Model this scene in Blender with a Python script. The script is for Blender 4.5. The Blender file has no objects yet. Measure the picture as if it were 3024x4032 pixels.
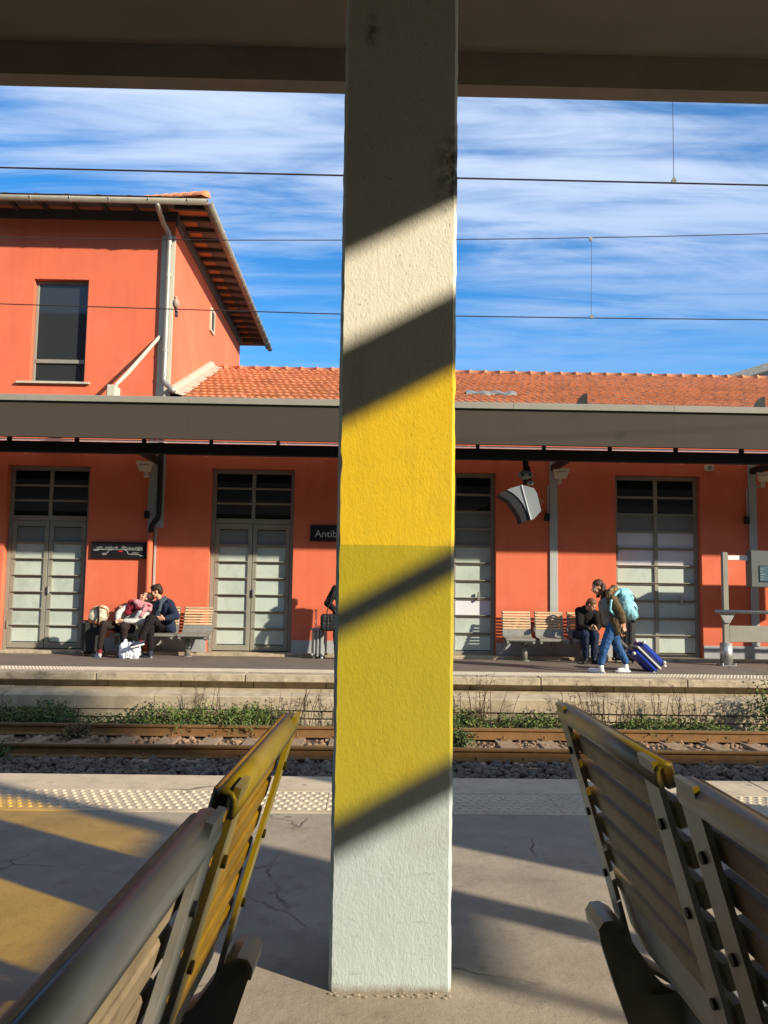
import bpy, bmesh, math, random
import numpy as np
from mathutils import Vector, Matrix, noise
from math import radians as RAD, sin, cos, pi
random.seed(7)
sc = bpy.context.scene
col = sc.collection

# ------------------------------------------------------------------ camera
f_px = 3260.0
pit, yaw, rol = RAD(5.2), RAD(0.93), RAD(0.83)
fw = Vector((sin(yaw)*cos(pit), cos(yaw)*cos(pit), sin(pit)))
r0 = Vector((cos(yaw), -sin(yaw), 0.0)); u0 = r0.cross(fw)
rr = r0*cos(rol) + u0*sin(rol); uu = u0*cos(rol) - r0*sin(rol)
cam = bpy.data.cameras.new('camera'); cam_o = bpy.data.objects.new('camera', cam); col.objects.link(cam_o)
cam.sensor_fit = 'AUTO'; cam.sensor_width = 36.0; cam.lens = 36.0*f_px/4032.0
cam.clip_start = 0.03; cam.clip_end = 4000
mw = Matrix(((rr.x, uu.x, -fw.x, 0), (rr.y, uu.y, -fw.y, 0), (rr.z, uu.z, -fw.z, 1.18), (0, 0, 0, 1)))
cam_o.matrix_world = mw
sc.camera = cam_o

# ------------------------------------------------------------------ light
SUN = Vector((-1.0, 0.67, -0.53)).normalized()
elev = math.asin(-SUN.z); azim = math.atan2(-SUN.x, -SUN.y)
world = bpy.data.worlds.new('World'); sc.world = world; world.use_nodes = True
nt = world.node_tree; nt.nodes.clear()
def wn(t, **k):
    n = nt.nodes.new(t)
    for a, v in k.items(): setattr(n, a, v)
    return n
out = wn('ShaderNodeOutputWorld'); sky = wn('ShaderNodeTexSky')
sky.sky_type = 'NISHITA'; sky.sun_disc = False; sky.sun_elevation = elev; sky.sun_rotation = azim
sky.altitude = 300; sky.air_density = 1.0; sky.dust_density = 0.1; sky.ozone_density = 4.0
bg1 = wn('ShaderNodeBackground'); bg1.inputs['Strength'].default_value = 0.15
hs = wn('ShaderNodeHueSaturation'); hs.inputs['Saturation'].default_value = 1.28
nt.links.new(sky.outputs[0], hs.inputs['Color']); nt.links.new(hs.outputs[0], bg1.inputs['Color'])
bg2 = wn('ShaderNodeBackground'); bg2.inputs['Color'].default_value = (0.64, 0.77, 1.0, 1); bg2.inputs['Strength'].default_value = 0.72
tc = wn('ShaderNodeTexCoord'); sep = wn('ShaderNodeSeparateXYZ'); nt.links.new(tc.outputs['Generated'], sep.inputs[0])
def wmath(op, a, b=None, clamp=False):
    n = wn('ShaderNodeMath', operation=op); n.use_clamp = clamp
    for i, v in enumerate((a, b)):
        if v is None: continue
        if isinstance(v, (int, float)): n.inputs[i].default_value = v
        else: nt.links.new(v, n.inputs[i])
    return n.outputs[0]
zz = wmath('MAXIMUM', wmath('ADD', sep.outputs[2], 0.06), 0.03)
px = wmath('DIVIDE', sep.outputs[0], zz); py = wmath('DIVIDE', sep.outputs[1], zz)
comb = wn('ShaderNodeCombineXYZ'); nt.links.new(px, comb.inputs[0]); nt.links.new(py, comb.inputs[1])
def cloud(rotz, scl, nscale, det, rough, dist, off):
    mp = wn('ShaderNodeMapping'); mp.inputs['Rotation'].default_value = (0, 0, RAD(rotz)); mp.inputs['Scale'].default_value = scl
    mp.inputs['Location'].default_value = off
    nt.links.new(comb.outputs[0], mp.inputs[0])
    n = wn('ShaderNodeTexNoise'); n.inputs['Scale'].default_value = nscale; n.inputs['Detail'].default_value = det
    n.inputs['Roughness'].default_value = rough; n.inputs['Distortion'].default_value = dist
    nt.links.new(mp.outputs[0], n.inputs['Vector']); return n.outputs[0]
c1 = cloud(24, (0.34, 1.05, 1), 1.05, 8, 0.56, 1.3, (0.9, 0.35, 0))
c2 = cloud(44, (0.60, 2.3, 1), 1.7, 8, 0.56, 2.2, (2.0, 0.0, 0))
c3 = cloud(10, (0.30, 0.45, 1), 0.8, 3, 0.5, 0.5, (4.3, 1.2, 0))
c4 = cloud(-22, (0.5, 2.4, 1), 1.9, 8, 0.58, 1.9, (7.0, 3.0, 0))
def ramp(v, a, b):
    n = wn('ShaderNodeMapRange'); n.interpolation_type = 'SMOOTHSTEP'
    n.inputs['From Min'].default_value = a; n.inputs['From Max'].default_value = b
    nt.links.new(v, n.inputs['Value']); return n.outputs[0]
cl = wmath('ADD', wmath('MULTIPLY', c1, 0.42), wmath('ADD', wmath('MULTIPLY', c2, 0.26), wmath('ADD', wmath('MULTIPLY', c3, 0.34), wmath('MULTIPLY', c4, 0.18))))
fac = wmath('MULTIPLY', ramp(cl, 0.51, 0.68), wmath('MULTIPLY', ramp(sep.outputs[2], 0.17, 0.50), 1.0))
mixw = wn('ShaderNodeMixShader'); nt.links.new(fac, mixw.inputs[0]); nt.links.new(bg1.outputs[0], mixw.inputs[1]); nt.links.new(bg2.outputs[0], mixw.inputs[2])
nt.links.new(mixw.outputs[0], out.inputs['Surface'])

sun = bpy.data.lights.new('sun', 'SUN'); sun.energy = 5.0; sun.angle = RAD(1.0); sun.color = (1.0, 0.90, 0.74)
sun_o = bpy.data.objects.new('sun', sun); col.objects.link(sun_o); sun_o.location = (8, -6, 12)
sun_o.rotation_euler = SUN.to_track_quat('-Z', 'Y').to_euler()
vs = sc.view_settings; vs.view_transform = 'Standard'; vs.look = 'None'; vs.gamma = 1.0; vs.use_curve_mapping = False
vs.exposure = 0.55
sc.cycles.max_bounces = 8; sc.cycles.diffuse_bounces = 2; sc.cycles.transparent_max_bounces = 12
sc.cycles.use_denoising = True

# ------------------------------------------------------------------ helpers
def mat(name, c, rough=0.8, metal=0.0, var=0.12, vscale=3.0, stain=None, sscale=0.8, samt=0.5, bump=0.0, bscale=60.0, rnd=0.0,
        spec=0.3, stretch=(1, 1, 1), bump2=0.0, b2scale=8.0, streak=None, stamt=0.5):
    m = bpy.data.materials.new(name); m.use_nodes = True
    n = m.node_tree; N = n.nodes; L = n.links; b = N['Principled BSDF']
    b.inputs['Roughness'].default_value = rough; b.inputs['Metallic'].default_value = metal
    b.inputs['Specular IOR Level'].default_value = spec
    g = N.new('ShaderNodeNewGeometry'); mp = N.new('ShaderNodeMapping'); mp.inputs['Scale'].default_value = stretch
    L.new(g.outputs['Position'], mp.inputs[0])
    def nz(s, d=6, r=0.6):
        t = N.new('ShaderNodeTexNoise'); t.inputs['Scale'].default_value = s; t.inputs['Detail'].default_value = d; t.inputs['Roughness'].default_value = r
        L.new(mp.outputs[0], t.inputs['Vector']); return t
    def mixc(fac, a, bb, fv=None):
        x = N.new('ShaderNodeMix'); x.data_type = 'RGBA'
        if fac is not None: L.new(fac, x.inputs[0])
        else: x.inputs[0].default_value = fv
        for k, v in ((6, a), (7, bb)):
            if isinstance(v, tuple): x.inputs[k].default_value = (*v, 1)
            else: L.new(v, x.inputs[k])
        return x.outputs[2]
    t = nz(vscale)
    mr = N.new('ShaderNodeMapRange'); mr.inputs['From Min'].default_value = 0.3; mr.inputs['From Max'].default_value = 0.7
    L.new(t.outputs[0], mr.inputs['Value'])
    cur = mixc(mr.outputs[0], tuple(x*(1-var) for x in c), tuple(min(1, x*(1+var)) for x in c))
    if stain:
        t2 = nz(sscale, 8, 0.68); m2 = N.new('ShaderNodeMapRange'); m2.inputs['From Min'].default_value = 0.5; m2.inputs['From Max'].default_value = 0.72
        m2.inputs['To Max'].default_value = samt; L.new(t2.outputs[0], m2.inputs['Value'])
        cur = mixc(m2.outputs[0], cur, stain)
    if streak:
        mp2 = N.new('ShaderNodeMapping'); mp2.inputs['Scale'].default_value = (3.2, 3.2, 0.28); L.new(g.outputs['Position'], mp2.inputs[0])
        t3 = N.new('ShaderNodeTexNoise'); t3.inputs['Scale'].default_value = 2.2; t3.inputs['Detail'].default_value = 7; L.new(mp2.outputs[0], t3.inputs['Vector'])
        m3 = N.new('ShaderNodeMapRange'); m3.inputs['From Min'].default_value = 0.48; m3.inputs['From Max'].default_value = 0.7
        m3.inputs['To Max'].default_value = stamt; L.new(t3.outputs[0], m3.inputs['Value'])
        cur = mixc(m3.outputs[0], cur, streak)
    if rnd:
        oi = N.new('ShaderNodeObjectInfo'); h = N.new('ShaderNodeHueSaturation'); m4 = N.new('ShaderNodeMapRange')
        m4.inputs['To Min'].default_value = 1-rnd; m4.inputs['To Max'].default_value = 1+rnd; L.new(oi.outputs['Random'], m4.inputs['Value'])
        L.new(m4.outputs[0], h.inputs['Value']); L.new(cur, h.inputs['Color']); cur = h.outputs[0]
    L.new(cur, b.inputs['Base Color'])
    if bump or bump2:
        last = None
        for st, s, d in ((bump2, b2scale, 4), (bump, bscale, 5)):
            if not st: continue
            tb = nz(s, d, 0.6); bp = N.new('ShaderNodeBump'); bp.inputs['Strength'].default_value = st; bp.inputs['Distance'].default_value = 0.6/s
            L.new(tb.outputs[0], bp.inputs['Height'])
            if last: L.new(last, bp.inputs['Normal'])
            last = bp.outputs[0]
        L.new(last, b.inputs['Normal'])
    return m

class MB:
    """collects shapes; build() links them as ONE mesh object"""
    def __init__(s): s.v = []; s.f = []; s.m = []; s.sm = []; s.cur = 0; s.smooth = False
    def add(s, vs, fs, T=None):
        o = len(s.v)
        for p in vs:
            p = Vector(p); s.v.append(tuple(T @ p) if T else tuple(p))
        for q in fs: s.f.append(tuple(i+o for i in q)); s.m.append(s.cur); s.sm.append(s.smooth)
        return s
    def box(s, x0, x1, y0, y1, z0, z1, T=None):
        vs = [(x0,y0,z0),(x1,y0,z0),(x1,y1,z0),(x0,y1,z0),(x0,y0,z1),(x1,y0,z1),(x1,y1,z1),(x0,y1,z1)]
        return s.add(vs, [(0,3,2,1),(4,5,6,7),(0,1,5,4),(1,2,6,5),(2,3,7,6),(3,0,4,7)], T)
    def cbox(s, x0, x1, y0, y1, z0, z1, b=0.005, T=None):      # chamfered box
        b = min(b, (x1-x0)*.45, (y1-y0)*.45, (z1-z0)*.45)
        vs = []; X = ((x0,x0+b),(x1,x1-b)); Y = ((y0,y0+b),(y1,y1-b)); Z = ((z0,z0+b),(z1,z1-b))
        for i in (0,1):
            for j in (0,1):
                for k in (0,1):
                    vs += [(X[i][0],Y[j][1],Z[k][1]),(X[i][1],Y[j][0],Z[k][1]),(X[i][1],Y[j][1],Z[k][0])]
        I = lambda i,j,k,a: (i*4+j*2+k)*3+a
        fs = []
        for i in (0,1):
            q = [I(i,0,0,0),I(i,1,0,0),I(i,1,1,0),I(i,0,1,0)]; fs.append(q if i else q[::-1])
            q = [I(0,i,0,1),I(0,i,1,1),I(1,i,1,1),I(1,i,0,1)]; fs.append(q if i else q[::-1])
            q = [I(0,0,i,2),I(1,0,i,2),I(1,1,i,2),I(0,1,i,2)]; fs.append(q if i else q[::-1])
        for i in (0,1):
            for j in (0,1):
                q = [I(i,j,0,0),I(i,j,0,1),I(i,j,1,1),I(i,j,1,0)]; fs.append(q)
                q = [I(i,0,j,0),I(i,0,j,2),I(i,1,j,2),I(i,1,j,0)]; fs.append(q)
                q = [I(0,i,j,1),I(0,i,j,2),I(1,i,j,2),I(1,i,j,1)]; fs.append(q)
                for k in (0,1): fs.append((I(i,j,k,0),I(i,j,k,1),I(i,j,k,2)))
        return s.add(vs, fs, T)
    def prism(s, poly, a, b, axis='X', T=None):                  # poly: list of 2D; extruded along axis
        n = len(poly)
        def P(u, v, w): return {'X': (w,u,v), 'Y': (u,w,v), 'Z': (u,v,w)}[axis]
        vs = [P(u,v,a) for u,v in poly] + [P(u,v,b) for u,v in poly]
        fs = [tuple(range(n))[::-1], tuple(range(n,2*n))] + [(i,(i+1)%n,n+(i+1)%n,n+i) for i in range(n)]
        return s.add(vs, fs, T)
    def strip(s, prof, th, a, b, axis='X', T=None):              # open 2D profile thickened by th, extruded
        P = [Vector(p) for p in prof]; L = []; R = []
        for i, p in enumerate(P):
            d = (P[min(i+1,len(P)-1)] - P[max(i-1,0)]).normalized(); nrm = Vector((-d.y, d.x))*th/2
            L.append(tuple(p+nrm)); R.append(tuple(p-nrm))
        n = len(P); poly = L + R[::-1]; m = len(poly)
        def Q(u, v, w): return {'X': (w,u,v), 'Y': (u,w,v), 'Z': (u,v,w)}[axis]
        vs = [Q(u,v,a) for u,v in poly] + [Q(u,v,b) for u,v in poly]
        fs = [(i,(i+1)%m,m+(i+1)%m,m+i) for i in range(m)]
        for i in range(n-1):
            q = (i,i+1,m-2-i,m-1-i); fs.append(q[::-1]); fs.append(tuple(k+m for k in q))
        return s.add(vs, fs, T)
    def tube(s, pts, r, n=8, caps=True, T=None):
        pts = [Vector(p) for p in pts]; R = r if isinstance(r, (list, tuple)) else [r]*len(pts)
        rings = []; up = None
        for i, p in enumerate(pts):
            d = (pts[min(i+1,len(pts)-1)] - pts[max(i-1,0)])
            d = d.normalized() if d.length > 1e-9 else Vector((0,0,1))
            if up is None: up = Vector((0,0,1)) if abs(d.z) < 0.9 else Vector((1,0,0))
            a = d.cross(up).normalized(); b2 = a.cross(d).normalized(); up = b2
            rings.append([p + (a*cos(2*pi*k/n) + b2*sin(2*pi*k/n))*R[i] for k in range(n)])
        vs = [q for g in rings for q in g]; fs = []
        for i in range(len(pts)-1):
            for k in range(n): fs.append((i*n+k, i*n+(k+1)%n, (i+1)*n+(k+1)%n, (i+1)*n+k))
        if caps: fs.append(tuple(range(n))[::-1]); fs.append(tuple(range((len(pts)-1)*n, len(pts)*n)))
        return s.add(vs, fs, T)
    def ell(s, c, r, nu=12, nv=8, T=None):
        c = Vector(c); r = (r,)*3 if isinstance(r, (int,float)) else r
        vs = [c+Vector((0,0,r[2]))]
        for j in range(1, nv):
            t = pi*j/nv
            for i in range(nu): vs.append(c+Vector((r[0]*sin(t)*cos(2*pi*i/nu), r[1]*sin(t)*sin(2*pi*i/nu), r[2]*cos(t))))
        vs.append(c-Vector((0,0,r[2]))); fs = [(0,1+i,1+(i+1)%nu) for i in range(nu)]
        for j in range(nv-2):
            for i in range(nu): fs.append((1+j*nu+i, 1+(j+1)*nu+i, 1+(j+1)*nu+(i+1)%nu, 1+j*nu+(i+1)%nu))
        e = len(vs)-1; fs += [(e,1+(nv-2)*nu+(i+1)%nu,1+(nv-2)*nu+i) for i in range(nu)]
        return s.add(vs, fs, T)
    def mesh(s, name, mats):
        me = bpy.data.meshes.new(name); me.from_pydata(s.v, [], s.f)
        for m in (mats if isinstance(mats, (list, tuple)) else [mats]): me.materials.append(m)
        if len(me.polygons):
            me.polygons.foreach_set('material_index', s.m); me.polygons.foreach_set('use_smooth', s.sm)
        bm = bmesh.new(); bm.from_mesh(me); bmesh.ops.recalc_face_normals(bm, faces=bm.faces); bm.to_mesh(me); bm.free()
        me.update(); return me
    def build(s, name, mats, parent=None, loc=None, stuff=False):
        return put(name, s.mesh(name, mats), parent, loc, stuff)

ROOTS = {}
def put(name, me, parent=None, loc=None, stuff=False, rot=None):
    o = bpy.data.objects.new(name, me); col.objects.link(o)
    if parent is not None:
        o.parent = parent
        if parent.name in ROOTS: o.matrix_parent_inverse = Matrix.Translation(-ROOTS[parent.name])
    if loc is not None: o.location = loc
    if rot is not None: o.rotation_euler = rot
    if stuff: o['kind'] = 'stuff'
    return o
def thing(name, label, cat, loc=(0,0,0), group=None, kind=None):
    o = bpy.data.objects.new(name, None); o.empty_display_size = 0.1; col.objects.link(o); o.location = loc
    ROOTS[o.name] = Vector(loc)
    if kind: o['kind'] = kind
    else: o['label'] = label; o['category'] = cat
    if group: o['group'] = group
    return o
def tag(o, label, cat, group=None):
    o['label'] = label; o['category'] = cat
    if group: o['group'] = group
    return o
def children_of(o): return [c for c in bpy.data.objects if c.parent == o]
def copy_tree(o, parent=None):
    c = o.copy(); col.objects.link(c)
    if parent is not None: c.parent = parent
    for ch in children_of(o): copy_tree(ch, c)
    return c
def structure(o): o['kind'] = 'structure'; return o
def arc(cx, cy, r, a0, a1, n): return [(cx + r*cos(RAD(a0+(a1-a0)*i/n)), cy + r*sin(RAD(a0+(a1-a0)*i/n))) for i in range(n+1)]

# pixel of the 3024x4032 photograph -> world point (used to measure where things stand)
CAM = Vector((0, 0, 1.18))
def ray(x, y): return fw + rr*((x-1512)/f_px) - uu*((y-2016)/f_px)
def onY(x, y, Y): d = ray(x, y); return CAM + d*(Y/d.y)
def onZ(x, y, z): d = ray(x, y); return CAM + d*((z-1.18)/d.z)

# ------------------------------------------------------------------ materials
M = {}
M['concrete'] = mat('platform_concrete', (0.365, 0.305, 0.228), 0.9, var=0.16, vscale=2.2, stain=(0.17, 0.14, 0.11), sscale=1.6, samt=0.55, bump=0.35, bscale=170, bump2=0.15, b2scale=30)
M['edge'] = mat('platform_edge_paving', (0.56, 0.45, 0.31), 0.88, var=0.1, vscale=4, stain=(0.25, 0.2, 0.14), sscale=5, samt=0.35, bump=0.25, bscale=220)
M['stud'] = mat('tactile_stud_cream', (0.66, 0.56, 0.40), 0.8, var=0.08)
M['asphalt'] = mat('far_platform_asphalt', (0.155, 0.125, 0.10), 0.92, var=0.14, vscale=3, stain=(0.09, 0.07, 0.055), sscale=0.7, samt=0.5, bump=0.3, bscale=150)
M['coping'] = mat('coping_stone', (0.44, 0.36, 0.24), 0.9, var=0.2, vscale=5, stain=(0.13, 0.105, 0.075), sscale=3.2, samt=0.85, bump=0.5, bscale=60, bump2=0.3, b2scale=14)
M['oldwall'] = mat('old_platform_wall', (0.42, 0.335, 0.215), 0.92, var=0.18, vscale=3, stain=(0.16, 0.125, 0.085), sscale=1.7, samt=0.75, bump=0.5, bscale=50, streak=(0.55, 0.47, 0.34), stamt=0.5)
M['ballast'] = mat('ballast_stone', (0.125, 0.102, 0.078), 0.9, var=0.45, vscale=9, stain=(0.23, 0.205, 0.17), sscale=6, samt=0.6, bump=0.4, bscale=60)
M['ballast_rust'] = mat('rusty_ballast_stone', (0.24, 0.15, 0.085), 0.92, var=0.45, vscale=10, stain=(0.42, 0.31, 0.2), sscale=7, samt=0.6, bump=0.4, bscale=60)
M['soil'] = mat('dark_soil', (0.075, 0.052, 0.033), 0.95, var=0.35, vscale=6, bump=0.7, bscale=40)
M['rust'] = mat('rusty_rail_steel', (0.205, 0.105, 0.036), 0.75, 0.1, var=0.2, vscale=7, stain=(0.12, 0.06, 0.03), sscale=4, samt=0.5, bump=0.2, bscale=120)
M['railtop'] = mat('worn_rail_head', (0.22, 0.16, 0.095), 0.5, 0.4, var=0.12, vscale=20)
M['sleeper'] = mat('sleeper_concrete', (0.30, 0.205, 0.125), 0.92, var=0.2, vscale=8, stain=(0.12, 0.07, 0.04), sscale=5, samt=0.6, bump=0.4, bscale=70)
M['orange'] = mat('orange_render', (0.70, 0.158, 0.076), 0.9, var=0.045, vscale=0.9, stain=(0.74, 0.20, 0.10), sscale=0.5, samt=0.45, bump=0.12, bscale=130, streak=(0.55, 0.10, 0.048), stamt=0.16)
M['plinth'] = mat('grey_painted_plinth', (0.36, 0.37, 0.37), 0.85, var=0.08, vscale=4, stain=(0.2, 0.19, 0.17), sscale=3, samt=0.4)
M['greypaint'] = mat('grey_painted_pilaster', (0.42, 0.43, 0.41), 0.8, var=0.05, vscale=4)
M['quoin'] = mat('cream_grey_corner_strip', (0.56, 0.52, 0.40), 0.85, var=0.06, vscale=4, streak=(0.36, 0.35, 0.29), stamt=0.35)
M['doorframe'] = mat('grey_door_frame', (0.27, 0.255, 0.20), 0.6, var=0.07, vscale=5, spec=0.4)
M['zinc'] = mat('zinc_sheet', (0.40, 0.39, 0.33), 0.5, 0.55, var=0.14, vscale=5, stain=(0.24, 0.22, 0.18), sscale=4, samt=0.35)
M['zincdark'] = mat('dull_zinc', (0.27, 0.255, 0.205), 0.65, 0.3, var=0.14, vscale=5)
M['fascia'] = mat('taupe_fascia', (0.062, 0.047, 0.034), 0.85, var=0.07, vscale=2, stain=(0.047, 0.036, 0.027), sscale=1.0, samt=0.4)
M['flashing'] = mat('pale_metal_flashing', (0.29, 0.265, 0.21), 0.7, 0.0, var=0.07, vscale=3, stain=(0.3, 0.27, 0.21), sscale=2.0, samt=0.3)
M['darksteel'] = mat('dark_painted_steel', (0.022, 0.021, 0.019), 0.6, 0.2, var=0.2, vscale=4)
M['black'] = mat('black_plastic', (0.02, 0.02, 0.021), 0.5, var=0.1)
M['woodsoffit'] = mat('brown_painted_boards', (0.125, 0.13, 0.13), 0.85, var=0.15, vscale=6)
M['rafter'] = mat('dark_brown_rafters', (0.075, 0.07, 0.062), 0.85, var=0.15, vscale=6)
M['tile'] = mat('terracotta_roof_tile', (0.50, 0.185, 0.080), 0.9, var=0.12, vscale=9, stain=(0.34, 0.135, 0.07), sscale=3.0, samt=0.5, rnd=0.13, bump=0.3, bscale=80)
M['ridge'] = mat('pale_ridge_tile', (0.62, 0.25, 0.12), 0.9, var=0.1, vscale=9, rnd=0.12)
M['mortar'] = mat('lime_mortar_flashing', (0.47, 0.41, 0.31), 0.92, var=0.15, vscale=8, stain=(0.27, 0.22, 0.16), sscale=6, samt=0.5)
M['white'] = mat('white_paint', (0.78, 0.78, 0.76), 0.6, var=0.03)
M['beige'] = mat('beige_plastic', (0.62, 0.55, 0.40), 0.6, var=0.05)
M['steel'] = mat('galvanised_steel', (0.46, 0.46, 0.43), 0.42, 0.75, var=0.15, vscale=14, stain=(0.30, 0.29, 0.26), sscale=12, samt=0.4)
M['benchsteel'] = mat('grey_bench_steel', (0.27, 0.262, 0.23), 0.45, 0.25, var=0.13, vscale=12, stain=(0.10, 0.092, 0.075), sscale=9, samt=0.35)
M['benchwood'] = mat('bench_slat_wood', (0.62, 0.44, 0.25), 0.62, var=0.16, vscale=6, rnd=0.12, stretch=(1, 1, 5), bump=0.15, bscale=60)
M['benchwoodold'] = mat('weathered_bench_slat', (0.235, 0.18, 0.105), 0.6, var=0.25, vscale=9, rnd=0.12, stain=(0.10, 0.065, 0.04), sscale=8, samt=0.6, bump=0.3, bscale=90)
M['wire'] = mat('oxidised_copper_wire', (0.06, 0.045, 0.04), 0.5, 0.4)
M['soffit'] = mat('canopy_soffit_paint', (0.30, 0.25, 0.19), 0.9, var=0.1, vscale=1.5, stain=(0.25, 0.21, 0.16), sscale=0.8, samt=0.4)
M['beamcol'] = mat('canopy_lip_paint', (0.34, 0.285, 0.215), 0.9, var=0.12, vscale=2.5, stain=(0.2, 0.16, 0.12), sscale=1.4, samt=0.5)
def glass(name, tint, rough=0.03, spec=0.5, alpha=None):
    m = bpy.data.materials.new(name); m.use_nodes = True; b = m.node_tree.nodes['Principled BSDF']
    b.inputs['Base Color'].default_value = (*tint, 1); b.inputs['Roughness'].default_value = rough; b.inputs['Specular IOR Level'].default_value = spec
    return m
M['darkglass'] = glass('dark_window_glass', (0.012, 0.013, 0.013), 0.02, 0.6)
M['frost'] = mat('frosted_greenish_glass', (0.50, 0.56, 0.49), 0.35, var=0.05, vscale=2.5, stain=(0.30, 0.36, 0.31), sscale=1.6, samt=0.7, spec=0.5)
M['frostgrey'] = mat('grey_and_shaded_frost_panel', (0.20, 0.215, 0.195), 0.35, var=0.06, vscale=2, spec=0.5)
M['whitepanel'] = mat('white_door_panel', (0.70, 0.68, 0.70), 0.5, var=0.04, spec=0.4)
def tglass(name, c):
    m = bpy.data.materials.new(name); m.use_nodes = True; n = m.node_tree; n.nodes.clear()
    o = n.nodes.new('ShaderNodeOutputMaterial'); t = n.nodes.new('ShaderNodeBsdfTransparent'); t.inputs[0].default_value = (*c, 1)
    g = n.nodes.new('ShaderNodeBsdfGlossy'); g.inputs['Roughness'].default_value = 0.02; x = n.nodes.new('ShaderNodeMixShader')
    x.inputs[0].default_value = 0.05; n.links.new(t.outputs[0], x.inputs[1]); n.links.new(g.outputs[0], x.inputs[2]); n.links.new(x.outputs[0], o.inputs[0])
    return m
M['yellowglass'] = tglass('yellow_film_glass', (1.0, 0.83, 0.02))
def transl(name, c):
    m = bpy.data.materials.new(name); m.use_nodes = True; n = m.node_tree; n.nodes.clear()
    o = n.nodes.new('ShaderNodeOutputMaterial'); t = n.nodes.new('ShaderNodeBsdfTranslucent'); t.inputs[0].default_value = (*c, 1)
    d = n.nodes.new('ShaderNodeBsdfDiffuse'); d.inputs[0].default_value = (*c, 1); x = n.nodes.new('ShaderNodeMixShader')
    x.inputs[0].default_value = 0.4; n.links.new(t.outputs[0], x.inputs[1]); n.links.new(d.outputs[0], x.inputs[2]); n.links.new(x.outputs[0], o.inputs[0])
    return m
M['opal'] = transl('opal_canopy_sheet', (0.85, 0.84, 0.82))

def detail_floor(m, crack_scale=1.15):
    # aggregate speckle, hairline cracks and chewing-gum spots worked into a paving material
    n = m.node_tree; N = n.nodes; L = n.links; b = N['Principled BSDF']; src = b.inputs['Base Color'].links[0].from_socket
    g = N.new('ShaderNodeNewGeometry'); pos = g.outputs['Position']
    def mr(v, a, bb, c=0., d=1.):
        x = N.new('ShaderNodeMapRange'); x.inputs['From Min'].default_value = a; x.inputs['From Max'].default_value = bb; x.inputs['To Min'].default_value = c; x.inputs['To Max'].default_value = d
        L.new(v, x.inputs['Value']); return x.outputs[0]
    def mul(a, bb):
        x = N.new('ShaderNodeMath'); x.operation = 'MULTIPLY'
        for i, v in enumerate((a, bb)):
            if isinstance(v, (int, float)): x.inputs[i].default_value = v
            else: L.new(v, x.inputs[i])
        return x.outputs[0]
    def mix(f, a, c):
        x = N.new('ShaderNodeMix'); x.data_type = 'RGBA'; L.new(f, x.inputs[0]); L.new(a, x.inputs[6]); x.inputs[7].default_value = (*c, 1); return x.outputs[2]
    def nz(s, d=5, r=.6):
        t = N.new('ShaderNodeTexNoise'); t.inputs['Scale'].default_value = s; t.inputs['Detail'].default_value = d; t.inputs['Roughness'].default_value = r; L.new(pos, t.inputs['Vector']); return t
    c = mix(mul(mr(nz(230, 2).outputs[0], .60, .68), .55), src, (0.52, 0.44, 0.33)); c = mix(mul(mr(nz(190, 2).outputs[0], .40, .34), .55), c, (0.09, 0.075, 0.06))
    c = mix(mul(mr(nz(9, 8, .75).outputs[0], .54, .66), .35), c, (0.13, 0.105, 0.08))
    wv = nz(6, 4); vm = N.new('ShaderNodeMix'); vm.data_type = 'VECTOR'; vm.inputs[0].default_value = .10; L.new(pos, vm.inputs[4]); L.new(wv.outputs['Color'], vm.inputs[5])
    v = N.new('ShaderNodeTexVoronoi'); v.feature = 'DISTANCE_TO_EDGE'; v.inputs['Scale'].default_value = crack_scale; L.new(vm.outputs[1], v.inputs['Vector'])
    cr = mul(mr(v.outputs['Distance'], .0035, .0075, 1., 0.), mr(nz(1.1, 3).outputs[0], .50, .60)); c = mix(mul(cr, .75), c, (0.06, 0.05, 0.04))
    g2 = N.new('ShaderNodeTexVoronoi'); g2.inputs['Scale'].default_value = 3.4; L.new(pos, g2.inputs['Vector'])
    sx = N.new('ShaderNodeSeparateColor'); L.new(g2.outputs['Color'], sx.inputs[0])
    gum = mul(mr(g2.outputs['Distance'], .055, .085, 1., 0.), mr(sx.outputs[0], .55, .6)); c = mix(mul(gum, .6), c, (0.085, 0.07, 0.055))
    L.new(c, b.inputs['Base Color'])
    bp = N.new('ShaderNodeBump'); bp.inputs['Strength'].default_value = .6; bp.inputs['Distance'].default_value = .004; bp.invert = True; L.new(cr, bp.inputs['Height']); L.new(b.inputs['Normal'].links[0].from_socket, bp.inputs['Normal']); L.new(bp.outputs[0], b.inputs['Normal'])
detail_floor(M['concrete']); detail_floor(M['edge'], .35); detail_floor(M['asphalt'], .8)
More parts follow.
